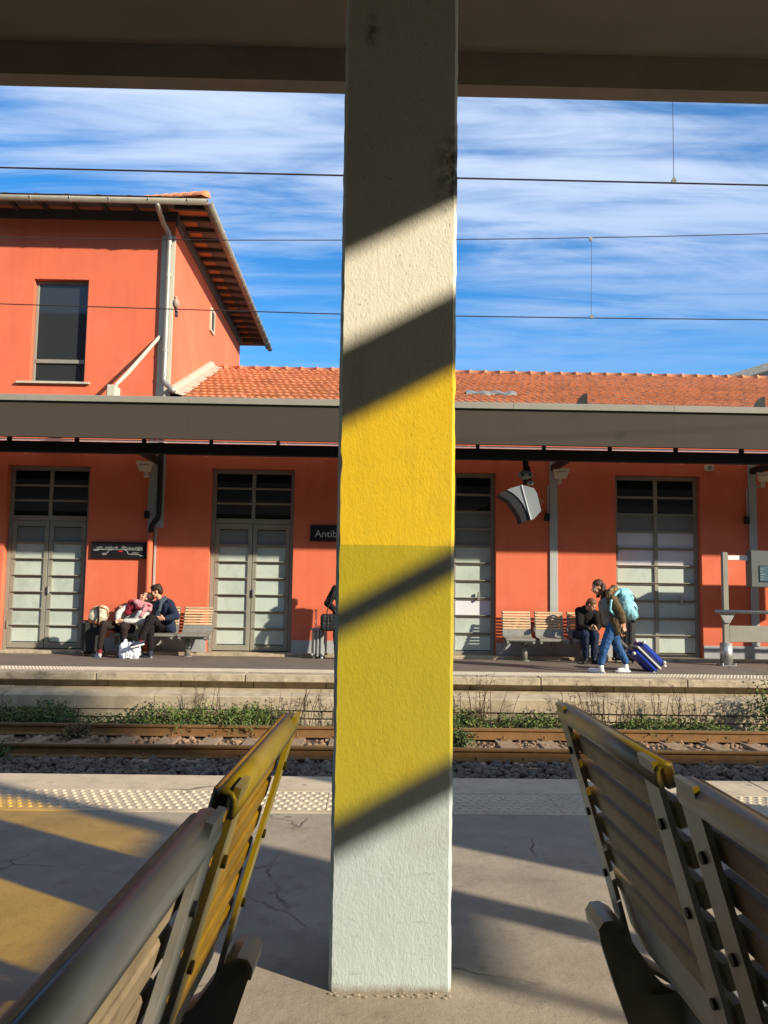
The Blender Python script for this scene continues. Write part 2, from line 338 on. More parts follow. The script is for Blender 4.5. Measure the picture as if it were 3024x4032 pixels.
def weather_wall(m):
    # damp, dirt splash and patchy repaint on the render, all keyed to place on the wall
    n = m.node_tree; N = n.nodes; L = n.links; b = N['Principled BSDF']; src = b.inputs['Base Color'].links[0].from_socket
    g = N.new('ShaderNodeNewGeometry'); s = N.new('ShaderNodeSeparateXYZ'); L.new(g.outputs['Position'], s.inputs[0])
    def nz(sc_, st=(1, 1, 1), d=7):
        mp = N.new('ShaderNodeMapping'); mp.inputs['Scale'].default_value = st; L.new(g.outputs['Position'], mp.inputs[0])
        t = N.new('ShaderNodeTexNoise'); t.inputs['Scale'].default_value = sc_; t.inputs['Detail'].default_value = d; t.inputs['Roughness'].default_value = .65; L.new(mp.outputs[0], t.inputs['Vector']); return t.outputs[0]
    def mr(v, a, bb, c=0., d=1.):
        x = N.new('ShaderNodeMapRange'); x.inputs['From Min'].default_value = a; x.inputs['From Max'].default_value = bb; x.inputs['To Min'].default_value = c; x.inputs['To Max'].default_value = d
        L.new(v, x.inputs['Value']); return x.outputs[0]
    def op(o, a, bb):
        x = N.new('ShaderNodeMath'); x.operation = o
        for i, v in enumerate((a, bb)):
            if isinstance(v, (int, float)): x.inputs[i].default_value = v
            else: L.new(v, x.inputs[i])
        return x.outputs[0]
    def mix(f, a, c):
        x = N.new('ShaderNodeMix'); x.data_type = 'RGBA'; L.new(f, x.inputs[0]); L.new(a, x.inputs[6]); x.inputs[7].default_value = (*c, 1); return x.outputs[2]
    c = mix(op('MULTIPLY', mr(nz(.7, (1, 1, .8)), .50, .62), .30), src, (0.76, 0.235, 0.14))
    splash = op('MULTIPLY', mr(op('ADD', s.outputs[2], op('MULTIPLY', nz(3.5), .55)), .35, .75, 1., 0.), .45); c = mix(splash, c, (0.40, 0.11, 0.07))
    c = mix(op('MULTIPLY', mr(nz(5, (1, 1, .12)), .60, .75), .35), c, (0.46, 0.085, 0.045)); c = mix(op('MULTIPLY', mr(nz(16, (1, 1, 1), 9), .62, .72), .3), c, (0.50, 0.12, 0.07))
    L.new(c, b.inputs['Base Color'])
weather_wall(M['orange'])

M['towerglass'] = glass('tower_window_glass', (0.03, 0.035, 0.037), 0.03, 0.6)

# ================================================================== ground, near platform
g = MB().box(-600, 600, -600, 600, -1.6, -1.15).build('ground', M['soil']); structure(g)
M['deckmat'] = M['concrete']
near = MB(); near.box(-40, 40, -14, 4.47, -1.15, 0.0)
near_o = structure(near.build('near_platform', M['concrete']))
e = MB(); e.box(-40, 40, 4.47, 5.285, -1.15, -0.006); e.build('platform_nosing', M['edge'], near_o)
# tactile slabs with moulded studs, and smooth nosing stones, one object each
def stud(mb, x, y, z, r, h, n=8):
    vs = [(x+r*cos(2*pi*k/n), y+r*sin(2*pi*k/n), z) for k in range(n)] + [(x+r*.72*cos(2*pi*k/n), y+r*.72*sin(2*pi*k/n), z+h*.75) for k in range(n)] + [(x, y, z+h)]
    fs = [(k, (k+1) % n, n+(k+1) % n, n+k) for k in range(n)] + [(n+k, n+(k+1) % n, 2*n) for k in range(n)]
    mb.add(vs, fs)
sl = MB(); sl.cbox(-0.314, 0.314, 4.50, 4.905, -0.02, 0.0, 0.003)
slab_me = sl.mesh('tactile_slab', M['edge'])
sd = MB(); sd.smooth = True
for j in range(7):
    for i in range(12): stud(sd, -0.314+0.026+i*0.0524 + (0.0262 if j % 2 else 0) - 0.0131, 4.53+j*0.057, -0.0005, 0.0155, 0.007)
stud_me = sd.mesh('stud_field', M['stud'])
jm = MB(); jm.cbox(-1.2475, 1.2475, 4.909, 5.30, -0.09, 0.0, 0.006); nos_me = jm.mesh('nosing_stone', M['edge'])
for i in range(-12, 13):
    s_ = put('tactile_slab', slab_me, near_o, (i*0.63+0.1, 0, 0.0)); put('stud_field', stud_me, s_, stuff=True)
for i in range(-4, 5): put('nosing_stone', nos_me, near_o, (i*2.5+1.15, 0, 0.0))
MB().cbox(-16, 16, 4.448, 4.497, -0.02, 0.003, 0.004).build('edge_strip', M['edge'], near_o)

# ================================================================== track between the platforms
track = thing('railway_track', '', '', (0, 11.3, -1.0), kind='structure')
def rail_mesh():
    p = [(-.07,0),(.07,0),(.07,.012),(.012,.03),(.009,.1),(.034,.118),(.036,.142),(.028,.15),(-.028,.15),(-.036,.142),(-.034,.118),(-.009,.1),(-.012,.03),(-.07,.012)]
    m = MB(); m.prism(p, -40, 40, 'X'); return m.mesh('rail', M['rust'])
rail_me = rail_mesh()
cap = MB().box(-40, 40, -0.03, 0.03, 0.1495, 0.1525).mesh('rail_running_surface', M['railtop'])
for y in (10.56, 12.06, 6.3, 7.8):
    r_ = put('rail', rail_me, track, (0, y, -0.958)); put('running_surface', cap, r_)
def sleeper_mesh():
    m = MB(); prof = [(-.14,-.14),(.14,-.14),(.115,0.03),(-.115,0.03)]
    m.prism(prof, -1.22, 1.22, 'Y'); return m.mesh('sleeper', M['sleeper'])
sl_me = sleeper_mesh()
cm = MB()
for s_ in (-1, 1):
    for y in (-0.75, 0.75):
        cm.cbox(-.05, .05, y+s_*.115-.045, y+s_*.115+.045, 0.028, 0.052, .006); cm.tube([(0, y+s_*.11, .05), (0, y+s_*.11, .09)], .018, 6)
clip_me = cm.mesh('rail_fastening', M['rust'])
for i in range(-14, 15):
    x = i*0.585 + 0.18
    s_ = put('sleeper', sl_me, track, (x, 11.31, -0.985)); put('rail_fastening', clip_me, s_)
# ballast: crushed stones, real geometry joined because nobody could count them
def stones(name, n, area, zf, smin, smax, m, parent):
    base = []
    for k in range(14):
        bm = bmesh.new(); bmesh.ops.create_icosphere(bm, subdivisions=1, radius=1.0)
        sx, sy, sz = random.uniform(.75,1.25), random.uniform(.6,1.0), random.uniform(.5,.85)
        for v in bm.verts:
            v.co = Vector((v.co.x*sx, v.co.y*sy, v.co.z*sz))*random.uniform(.72, 1.18)
        bmesh.ops.recalc_face_normals(bm, faces=bm.faces)
        base.append((np.array([v.co[:] for v in bm.verts]), np.array([[v.index for v in f.verts] for f in bm.faces]))); bm.free()
    V = []; F = []; o = 0
    for k in range(n):
        x = random.uniform(area[0], area[1]); y = random.uniform(area[2], area[3]); s = random.uniform(smin, smax)
        bv, bf = random.choice(base)
        R = np.array(Matrix.Rotation(random.uniform(0, 6.28), 3, Vector((random.gauss(0,1), random.gauss(0,1), random.gauss(0,1))).normalized()))
        v = bv @ R.T * s + np.array([x, y, zf(x, y) + random.uniform(-.25, .35)*s])
        V.append(v); F.append(bf+o); o += len(bv)
    me = bpy.data.meshes.new(name); me.from_pydata(np.concatenate(V).tolist(), [], np.concatenate(F).tolist()); me.materials.append(m)
    return put(name, me, parent, stuff=True)
bed = MB(); bed.box(-40, 40, 5.3, 12.75, -1.15, -0.99)
bed.build('ballast_bed', M['soil'], track)
def zb(x, y): return -0.975 + 0.05*max(0, sin((y-8.0)*pi/2.4)) if y < 10.4 else -0.985
stones('near_ballast', 5600, (-6.2, 6.2, 8.35, 10.46), zb, 0.028, 0.062, M['ballast'], track)
stones('rusty_ballast', 2600, (-6.5, 6.5, 10.7, 11.98), lambda x, y: -0.99, 0.022, 0.05, M['ballast_rust'], track)
stones('cess_ballast', 900, (-6.8, 6.8, 12.14, 12.75), lambda x, y: -0.99, 0.02, 0.045, M['ballast_rust'], track)

# ================================================================== far platform
far = MB(); far.box(-40, 40, 13.36, 17.4, -1.15, -0.214)
far_o = structure(far.build('far_platform', M['asphalt']))
L_ = 2.318; x0 = onY(377, 2660, 13.15).x
cp = MB(); cp.cbox(0.006, L_-0.006, 13.15, 13.52, -0.325, -0.205, 0.012); cop_me = cp.mesh('coping_stone', M['coping'])
for i in range(-4, 6): put('coping_stone', cop_me, far_o, (x0+i*L_, random.uniform(-.006,.006), random.uniform(-.004,.004)))
tm = MB(); tm.smooth = True
for j in range(8):
    for i in range(330): stud(tm, -9.2+i*0.0557+(0.028 if j % 2 else 0), 13.555+j*0.06, -0.204, 0.019, 0.007, 6)
ts = MB(); ts.box(-20, 20, 13.522, 14.03, -0.3, -0.205); tso = ts.build('tactile_strip', M['edge'], far_o)
tm.build('stud_field', mat('far_studs', (0.58, 0.51, 0.38), 0.85), tso, stuff=True)
kb = MB()
for (a, b) in ((-40, 40),): kb.cbox(a, b, 16.58, 17.3, -0.3, -0.155, 0.012)
kb.build('threshold_kerb', M['coping'], far_o)
# old platform wall below the coping: blocks with joints, a sloping ledge and a lower course
blk = MB(); blk.cbox(0.006, 1.144-0.006, 13.32, 13.5, -0.60, -0.33, 0.008); blk_me = blk.mesh('wall_block', M['oldwall'])
xb = onY(1852, 2730, 13.3).x
for i in range(-9, 9): put('wall_block', blk_me, far_o, (xb+i*1.144, random.uniform(-.008, .008), 0))
lg = MB(); lg.prism([(12.86,-.70),(12.86,-.515),(12.88,-.50),(13.318,-.428),(13.318,-.70)], 0.005, 2.282, 'X'); lg_me = lg.mesh('ledge_block', M['oldwall'])
for i in range(-5, 6): put('ledge_block', lg_me, far_o, (xb-0.3+i*2.288, random.uniform(-.01, .01), random.uniform(-.008, .004)))
lw = MB(); lw.cbox(0.006, 1.6-.006, 12.885, 13.3, -0.835, -0.715, 0.012); lw_me = lw.mesh('lower_course_block', M['oldwall'])
lv = MB(); lv.cbox(0.006, 1.9-.006, 12.90, 13.3, -1.12, -0.85, 0.012); lv_me = lv.mesh('footing_block', M['oldwall'])
for i in range(-7, 8): put('lower_course_block', lw_me, far_o, (i*1.6+.4, random.uniform(-.012, .012), 0))
for i in range(-6, 6): put('footing_block', lv_me, far_o, (i*1.9+.1, random.uniform(-.012, .012), 0))
MB().box(-20, 20, 12.97, 13.33, -0.86, -0.69).build('wall_core', M['soil'], far_o)

# ================================================================== near canopy, column, windscreen
can = thing('platform_canopy', 'cream concrete canopy roof with a drip lip spanning the top of the photo', 'canopy', (0, 0, 3.91))
c_ = MB(); c_.box(-34, 3.1, -6.5, 3.99, 3.91, 4.2); c_.build('roof_slab', M['soffit'], can)
c_ = MB(); c_.box(3.104, 34, 1.35, 3.99, 3.91, 4.2); c_.build('roof_slab', M['soffit'], can)
c_ = MB(); c_.prism([(3.993,3.735),(4.10,3.735),(4.105,3.76),(4.105,4.26),(3.993,4.26)], -34, 34, 'X'); c_.build('drip_lip', M['beamcol'], can)

def column_material():
    m = bpy.data.materials.new('roughcast_column_paint'); m.use_nodes = True; n = m.node_tree; N = n.nodes; L = n.links; b = N['Principled BSDF']
    b.inputs['Roughness'].default_value = 0.62; b.inputs['Specular IOR Level'].default_value = 0.35
    g_ = N.new('ShaderNodeNewGeometry'); s = N.new('ShaderNodeSeparateXYZ'); L.new(g_.outputs['Position'], s.inputs[0])
    def nz(sc_, d=5, r=0.6, st=(1,1,1), loc=(0,0,0)):
        mp = N.new('ShaderNodeMapping'); mp.inputs['Scale'].default_value = st; mp.inputs['Location'].default_value = loc; L.new(g_.outputs['Position'], mp.inputs[0])
        t = N.new('ShaderNodeTexNoise'); t.inputs['Scale'].default_value = sc_; t.inputs['Detail'].default_value = d; t.inputs['Roughness'].default_value = r
        L.new(mp.outputs[0], t.inputs['Vector']); return t.outputs[0]
    def mth(op, a, b_):
        x = N.new('ShaderNodeMath'); x.operation = op
        for i, v in enumerate((a, b_)):
            if isinstance(v, (int, float)): x.inputs[i].default_value = v
            else: L.new(v, x.inputs[i])
        return x.outputs[0]
    def rng(v, a, b_, c=0, d=1):
        x = N.new('ShaderNodeMapRange'); x.inputs['From Min'].default_value = a; x.inputs['From Max'].default_value = b_
        x.inputs['To Min'].default_value = c; x.inputs['To Max'].default_value = d; L.new(v, x.inputs['Value']); return x.outputs[0]
    def mix(f, a, b_):
        x = N.new('ShaderNodeMix'); x.data_type = 'RGBA'; L.new(f, x.inputs[0])
        for k, v in ((6, a), (7, b_)):
            if isinstance(v, tuple): x.inputs[k].default_value = (*v, 1)
            else: L.new(v, x.inputs[k])
        return x.outputs[2]
    zw = mth('ADD', s.outputs[2], mth('MULTIPLY', mth('SUBTRACT', nz(45), 0.5), 0.007))
    step = rng(zw, 1.3080, 1.3105)
    low = mix(nz(5, 6), (0.435, 0.51, 0.50), (0.50, 0.565, 0.55)); up = mix(nz(4, 6), (0.73, 0.68, 0.53), (0.80, 0.755, 0.60))
    c = mix(step, low, up)
    # dark pits in the roughcast, sooty stains and a dirty foot
    pits = rng(nz(150, 3, 0.5, (1, 1, 0.45)), 0.66, 0.74); c = mix(mth('MULTIPLY', pits, rng(s.outputs[2], 1.2, 1.7, 0.0, 0.75)), c, (0.30, 0.27, 0.19))
    def spot(x, z, rx, rz):
        dx = mth('MULTIPLY', mth('SUBTRACT', s.outputs[0], x), 1/rx); dz = mth('MULTIPLY', mth('SUBTRACT', s.outputs[2], z), 1/rz)
        d = mth('POWER', mth('ADD', mth('MULTIPLY', dx, dx), mth('MULTIPLY', dz, dz)), 0.5)
        return mth('MULTIPLY', rng(d, 0.0, 1.0, 1.0, 0.0), rng(nz(28, 6, 0.7), 0.42, 0.58))
    for a in ((0.255, 2.53, 0.055, 0.12), (-0.02, 2.98, 0.035, 0.07), (0.26, 2.50, 0.10, 0.18)):
        c = mix(mth('MULTIPLY', spot(*a), 0.9), c, (0.05, 0.045, 0.035))
    foot = mth('MULTIPLY', rng(mth('ADD', s.outputs[2], mth('MULTIPLY', nz(40), 0.03)), 0.014, 0.04, 1.0, 0.0), 0.9)
    c = mix(foot, c, (0.24, 0.18, 0.12))
    dirt = mth('MULTIPLY', rng(nz(3.5, 8, 0.7), 0.54, 0.70), 0.28); c = mix(dirt, c, (0.40, 0.36, 0.28))
    drip = mth('MULTIPLY', rng(nz(14, 6, 0.6, (1, 1, 0.07)), 0.60, 0.72), 0.22); c = mix(drip, c, (0.33, 0.30, 0.23))
    chip = rng(nz(17, 5, 0.72, (1, 1, .8), (3, 1, 2)), 0.70, 0.715); c = mix(mth('MULTIPLY', chip, 0.8), c, (0.36, 0.34, 0.30))
    scuff = mth('MULTIPLY', mth('MULTIPLY', rng(nz(30, 6, 0.7, (.3, 1, 1.6), (5, 0, 1)), 0.60, 0.68), rng(s.outputs[2], 0.2, 1.0, 1.0, 0.0)), 0.4); c = mix(scuff, c, (0.22, 0.23, 0.22))
    L.new(c, b.inputs['Base Color'])
    last = None
    for st, dist, h in ((0.5, 0.003, nz(150, 4, 0.6, (1, 1, 0.55))), (0.22, 0.005, nz(52, 3, 0.5, (1, 1, 0.6))), (0.35, 0.0018, nz(300, 3, .6, (1, 1, .6))), (0.25, 0.01, nz(9, 3, .5, (1, 1, .6)))):
        bp = N.new('ShaderNodeBump'); bp.inputs['Strength'].default_value = st; bp.inputs['Distance'].default_value = dist; L.new(h, bp.inputs['Height'])
        if last: L.new(last, bp.inputs['Normal'])
        last = bp.outputs[0]
    L.new(last, b.inputs['Normal']); return m
def column_mesh():
    # square shaft, each ring of vertices nudged so that the arrises are worn
    xs0, xs1, y0, y1 = -0.102, 0.258, 2.538, 2.90; b = 0.010; V = []; F = []; n = 260
    for i in range(n+1):
        z = 3.91*i/n
        w = 0.004*(z/3.9)
        P = [(xs0-w+b, y0), (xs1+w-b, y0), (xs1+w, y0+b), (xs1+w, y1-b), (xs1+w-b, y1), (xs0-w+b, y1), (xs0-w, y1-b), (xs0-w, y0+b)]
        for k, p in enumerate(P):
            q = Vector((p[0]*9+k*3.1, p[1]*9, z*22)); d = noise.noise(q)*0.0022 + max(0, noise.noise(q*0.45)-0.38)*0.016
            cx, cy = 0.078, 2.72
            V.append((p[0]-d*(1 if p[0] > cx else -1), p[1]-d*(1 if p[1] > cy else -1)*0.06, z))
    for i in range(n):
        for k in range(8): F.append((i*8+k, i*8+(k+1) % 8, (i+1)*8+(k+1) % 8, (i+1)*8+k))
    me = bpy.data.meshes.new('column'); me.from_pydata(V, [], F); me.materials.append(column_material()); return me
colm = put('concrete_column', column_mesh())
tag(colm, 'square roughcast concrete column, cream above and pale grey-blue below, in the middle of the photo', 'column')
rb = MB(); random.seed(3)
for k in range(26):
    x = random.uniform(-0.10, 0.262); s = random.uniform(.002, .006)
    rb.ell((x, 2.532-random.uniform(0, .03), 0.002), (s*1.4, s, s*.7), 5, 4)
rb.build('mortar_crumbs', M['concrete'], colm, stuff=True)

# glazed windscreen that stands to the right, behind the photographer; its yellow panes tint the light
scr = thing('glazed_windscreen', 'steel framed windscreen with yellow tinted glass above an open gap', 'windscreen', (3.1, 0, 0))
def post(name, y, w, z1=3.383):
    return MB().cbox(3.06, 3.14, y-w/2, y+w/2, 0.0, z1, 0.004).build(name, M['darksteel'], scr)
for y, w in ((1.43, .15), (-1.29, .10), (-2.55, .10)): post('post', y, w)
for a, b in ((3.385, 3.61),): MB().cbox(3.06, 3.14, -3.2, 1.6, a, b, .004).build('top_beam', M['darksteel'], scr)
for a, b in ((2.725, 2.81), (2.075, 2.175)): MB().cbox(3.082, 3.118, -1.24 if a > 2.5 else -.155, 1.355, a, b, .004).build('rail', M['darksteel'], scr)
MB().cbox(3.066, 3.134, -2.50, -1.342, 2.67, 2.81, .004).build('rail', M['darksteel'], scr)
MB().box(3.096, 3.104, -1.238, -.16, 2.383, 2.723).build('yellow_pane', M['yellowglass'], scr)
for a, b in ((2.812, 3.383), (2.177, 2.723)): MB().box(3.096, 3.104, -1.238 if a > 2.5 else -.155, 1.353, a, b).build('yellow_pane', M['yellowglass'], scr)
MB().cbox(3.088, 3.112, -2.498, -0.16, 0.05, 2.38, .003).build('sun_block_panel', M['darksteel'], scr)  # blocker added to keep direct sun off the right bench
for y in (1.43, -2.55): MB().cbox(3.07, 3.13, y-.04, y+.04, 3.612, 3.909, .004).build('hanger', M['darksteel'], scr)
# unseen shapes added beside the platform so that their shade falls into view
vm = thing('low_shade_block', 'unseen low grey block added right of the benches to shade the floor', 'ticket machine', (3.3, 2.48, 0))  # added out of frame to shade the floor right of the column
MB().cbox(3.1, 3.55, 2.1, 2.86, 0.08, 1.6, .02).build('shade_cabinet', M['greypaint'], vm); MB().box(3.14, 3.5, 2.14, 2.82, 0, .08).build('foot', M['black'], vm)
MB().cbox(3.06, 3.102, 2.25, 2.7, 1.0, 1.4, .01).build('screen', M['darkglass'], vm)
ib = thing('tall_shade_block', 'unseen tall block added beside the low one to shade the platform edge', 'display case', (3.3, 3.4, 0))  # taller block, added out of frame to shade the platform edge
MB().cbox(3.1, 3.35, 2.9, 3.95, 0.25, 2.2, .02).build('shade_body', M['greypaint'], ib)
for y in (3.0, 3.85): MB().cbox(3.18, 3.26, y-.04, y+.04, 0, .25, .005).build('leg', M['steel'], ib)
sp = thing('shade_board', 'unseen square board on a slim pole added to shade the floor by the column', 'sign', (5.1, -0.52, 0))  # added out of frame for the soft floor shade beside the column
MB().tube([(5.13, -0.54, 0), (5.13, -0.54, 3.12)], .03, 10).build('pole', M['steel'], sp)
MB().cbox(5.07, 5.1, -0.60, 0.12, 2.45, 3.1, .008).build('board', M['greypaint'], sp)

# ================================================================== station building
WY, DY = 16.8, 17.0
bld = thing('station_building', 'orange rendered railway station with grey doors and terracotta tiled roof across the tracks', 'building', (0, 16.8, -0.2))
doors = [(-11.49, -9.83), (-7.38, -5.71), (-3.255, -1.555), (0.88, 2.565), (5.015, 6.775), (9.14, 10.83)]
ZD0, ZD1, ZT = -0.155, 3.555, 2.44
w = MB(); xp = -16.0
for a, b in doors:
    w.box(xp, a, WY, WY+.35, -0.3, ZD1); xp = b
w.box(xp, 26, WY, WY+.35, -0.3, ZD1)
w.box(-16, -4.17, WY, WY+.35, ZD1, 5.285); w.box(-4.17, 26, WY, WY+.35, ZD1, 4.93)
# tower with a window opening
w.box(-16, -7.05, WY, WY+.35, 5.285, 9.05); w.box(-5.925, -4.17, WY, WY+.35, 5.285, 9.05); w.box(-7.05, -5.925, WY, WY+.35, 7.455, 9.05)
w.box(-4.52, -4.17, WY+.35, 25.05, 3.5, 9.05); w.box(-16, -4.17, 25.05, 25.4, 3.5, 9.05)
w.build('wall', M['orange'], bld)
xp = -16.0
for a, b in doors+[(26, 26)]: MB().box(xp+.003, a-.003, WY-.012, WY, -0.156, 0.10).build('plinth', M['plinth'], bld); xp = b
for a, b in doors: MB().box(a-.002, b+.002, WY+.30, WY+.36, -0.3, ZD1+.01).build('dark_interior_panel', M['black'], bld)
MB().box(-15.5, -4.9, WY+.34, WY+.37, 5.2, 7.6).build('dark_room_panel', M['black'], bld)

def pane_mesh(wd, hd, m):
    return MB().cbox(-wd/2, wd/2, -.006, .006, -hd/2, hd/2, .004).mesh('pane', m)
def door(a, b, style):
    d = MB(); y0, y1 = DY-.03, DY+.06; mid = (a+b)/2
    d.cbox(a+.004, a+.085, y0, y1, ZD0, ZD1-.004, .004); d.cbox(b-.085, b-.004, y0, y1, ZD0, ZD1-.004, .004)
    d.cbox(a+.085, b-.085, y0, y1, ZD1-.085, ZD1-.006, .004)
    pitch = 0.3655; PW = None
    panes = []
    if style == 'leaf':
        d.cbox(a+.085, b-.085, y0-.006, y1, ZT, ZT+.10, .005); d.cbox(mid-.035, mid+.035, y0-.004, y1-.01, ZT+.1, ZD1-.085, .004)
        hz = (ZD1-.085-ZT-.1)/3
        for r in range(3):
            z = ZT+.1+hz*(r+.5)
            if r: d.cbox(a+.085, b-.085, y0-.008, y1-.02, z-hz/2-.018, z-hz/2+.018, .004)
            for x0_, x1_ in ((a+.085, mid-.035), (mid+.035, b-.085)): panes.append(((x0_+x1_)/2, z, x1_-x0_+.004, hz-.03, 'darkglass'))
        # two leaves: stiles, rails and projecting drip ledges
        for s_, (x0_, x1_) in ((0, (a+.09, mid-.006)), (1, (mid+.006, b-.09))):
            d.cbox(x0_, x0_+.085, y0-.002, y1-.02, ZD0+.02, ZT-.006, .005); d.cbox(x1_-.085, x1_, y0-.002, y1-.02, ZD0+.02, ZT-.006, .005)
            d.cbox(x0_+.085, x1_-.085, y0-.001, y1-.02, ZT-.12, ZT-.008, .004); d.cbox(x0_+.085, x1_-.085, y0-.001, y1-.02, ZD0+.02, ZD0+.13, .004)
            z_lo, z_hi = ZD0+.13, ZT-.12; hz = (z_hi-z_lo)/7
            for r in range(7):
                z = z_lo+hz*(r+.5)
                if r:
                    d.cbox(x0_+.085, x1_-.085, y0, y1-.02, z-hz/2-.022, z-hz/2+.02, .004); d.cbox(x0_+.06, x1_-.06, y0-.035, y0, z-hz/2+.004, z-hz/2+.022, .004)
                panes.append(((x0_+x1_)/2, z, x1_-x0_-.166, hz-.03, 'frostgrey' if r == 6 else 'frost'))  # top row: canopy shade put in as a greyer pane
    else:
        d.cbox(mid-.04, mid+.04, y0-.002, y1-.01, ZD0, ZD1-.085, .004); d.cbox(a+.085, b-.085, y0, y1, ZD0, ZD0+.07, .004)
        n = 10; z_lo, z_hi = ZD0+.07, ZD1-.085; hz = (z_hi-z_lo)/n
        for r in range(n):
            z = z_lo+hz*(r+.5)
            if r:
                d.cbox(a+.085, b-.085, y0, y1-.02, z-hz/2-.026, z-hz/2+.02, .004)
                if r < 7: d.cbox(a+.07, b-.07, y0-.032, y0, z-hz/2+.004, z-hz/2+.022, .004)
            for x0_, x1_ in ((a+.085, mid-.04), (mid+.04, b-.085)): panes.append(((x0_+x1_)/2, z, x1_-x0_+.004, hz-.03, style[r]))
    do = d.build('door', M['doorframe'], bld)
    cache = {}
    for x, z, wd, hd, k in panes:
        key = (round(wd, 3), round(hd, 3), k)
        if key not in cache: cache[key] = pane_mesh(wd, hd, M[k])
        put('pane', cache[key], do, (x, DY+.012, z))
    h = MB(); hx = mid+(.05 if style == 'leaf' else .5)
    h.cbox(hx-.02, hx+.02, y0-.05, y0-.006, 0.95, 1.11, .006); h.build('handle', M['steel'], do)
    hg = MB()
    for z in (0.25, 1.95): hg.cbox(a+.07, a+.1, y0-.025, y0-.004, z, z+.16, .004)
    hg.build('hinges', M['zincdark'], do)
    return do
A = ['frost']*5+['whitepanel', 'whitepanel']+['frostgrey', 'darkglass', 'darkglass']
B = ['frost', 'frost', 'whitepanel', 'frost', 'frost', 'frost', 'frostgrey', 'frostgrey', 'darkglass', 'darkglass']
for (a, b), st in zip(doors, ('leaf', 'leaf', 'leaf', B, A, A)): door(a, b, st)

# tower window
wd = MB(); a, b, z0, z1 = -7.05, -5.925, 5.285, 7.455; y0, y1 = WY+.13, WY+.2
wd.cbox(a+.003, a+.06, y0, y1, z0+.003, z1-.003, .004); wd.cbox(b-.06, b-.003, y0, y1, z0+.003, z1-.003, .004)
wd.cbox(a+.06, b-.06, y0, y1, z1-.06, z1-.004, .004); wd.cbox(a+.06, b-.06, y0, y1, z0+.004, z0+.05, .004); wd.cbox(a+.06, b-.06, y0-.012, y1, z0+.42, z0+.50, .005)
win = wd.build('window', M['doorframe'], bld)
for q0, q1 in ((z0+.05, z0+.42), (z0+.50, z1-.06)):
    MB().box(a+.058, b-.058, WY+.16, WY+.17, q0, q1).build('pane', M['towerglass'], win)
MB().prism([(WY-.07, z0-.045), (WY-.07, z0-.008), (WY+.13, z0+.002), (WY+.13, z0-.045)], a-.24, b+.12, 'X').build('sill', M['quoin'], win)

# corner strip, frieze, eaves
MB().cbox(-4.445, -4.158, WY-.022, WY-.002, 4.94, 8.43, .004).build('corner_strip', M['quoin'], bld)
MB().box(-16, -4.13, WY-.045, WY-.002, 8.74, 9.0).build('frieze_board', M['rafter'], bld)
MB().box(-4.166, -4.125, WY-.001, 25.3, 8.64, 9.0).build('frieze_board', M['woodsoffit'], bld)
MB().prism([(16.10, 8.90), (17.0, 8.97), (17.0, 9.0), (16.10, 8.928)], -16, -3.42, 'X').build('soffit_boards', M['woodsoffit'], bld)
MB().prism([(-3.45, 8.90), (-4.16, 8.97), (-4.16, 8.998), (-3.45, 8.925)], 17.002, 26.2, 'Y').build('soffit_boards', M['woodsoffit'], bld)
rf = MB().prism([(-3.47, 8.83), (-3.47, 8.899), (-4.122, 8.968), (-4.122, 8.85)], -.045, .045, 'Y').mesh('rafter_tail', M['rafter'])
for k in range(18): put('rafter_tail', rf, bld, (0, 16.45+k*0.54, 0))
rf2 = MB().prism([(16.13, 8.90), (16.13, 8.984), (16.75, 8.928), (16.75, 8.89)], -.045, .045, 'X').mesh('rafter_tail', M['rafter'])
for k in range(16): put('rafter_tail', rf2, bld, (-4.35-k*0.62, 0, 0))
MB().box(-16, -3.44, 16.085, 16.11, 8.80, 8.935).build('eave_board', M['rafter'], bld)
MB().box(-3.462, -3.437, 16.112, 26.3, 8.80, 8.935).build('eave_board', M['woodsoffit'], bld)
def gutter(p0, p1, r=.085, seams=0.78):
    p0, p1 = Vector(p0), Vector(p1); d = (p1-p0); L = d.length; d.normalize(); side = Vector((d.y, -d.x, 0))
    m = MB(); m.smooth = True; ring = []
    for k in range(11):
        t = pi*k/10; ring.append((cos(t)*r, -sin(t)*r))
    ring += [(-(r-.008)*cos(pi*k/10), -(r-.008)*sin(pi*k/10)) for k in range(11)]
    n = len(ring); vs = []; fs = []
    for q in (p0, p1): vs += [q + side*a_ + Vector((0, 0, b_)) for a_, b_ in ring]
    for k in range(n): fs.append((k, (k+1) % n, n+(k+1) % n, n+k))
    fs += [tuple(range(n)), tuple(range(n, 2*n))]
    m.add(vs, fs)
    m.tube([p0+side*r, p1+side*r], .012, 6)
    o = m.build('gutter', M['zincdark'], bld)
    st = MB(); st.smooth = True
    k = seams*.5
    while k < L:
        c = p0+d*k; pts = [c+side*(r+.004)*cos(pi*j/8)+Vector((0, 0, -(r+.004)*sin(pi*j/8))) for j in range(9)]
        st.tube(pts, .011, 5); k += seams
    st.build('gutter_straps', M['zinc'], o)
    return o
gutter((-3.36, 16.02, 8.845), (-16, 16.02, 8.845)); gutter((-3.36, 26.4, 8.845), (-3.36, 16.02, 8.845), seams=0.62)
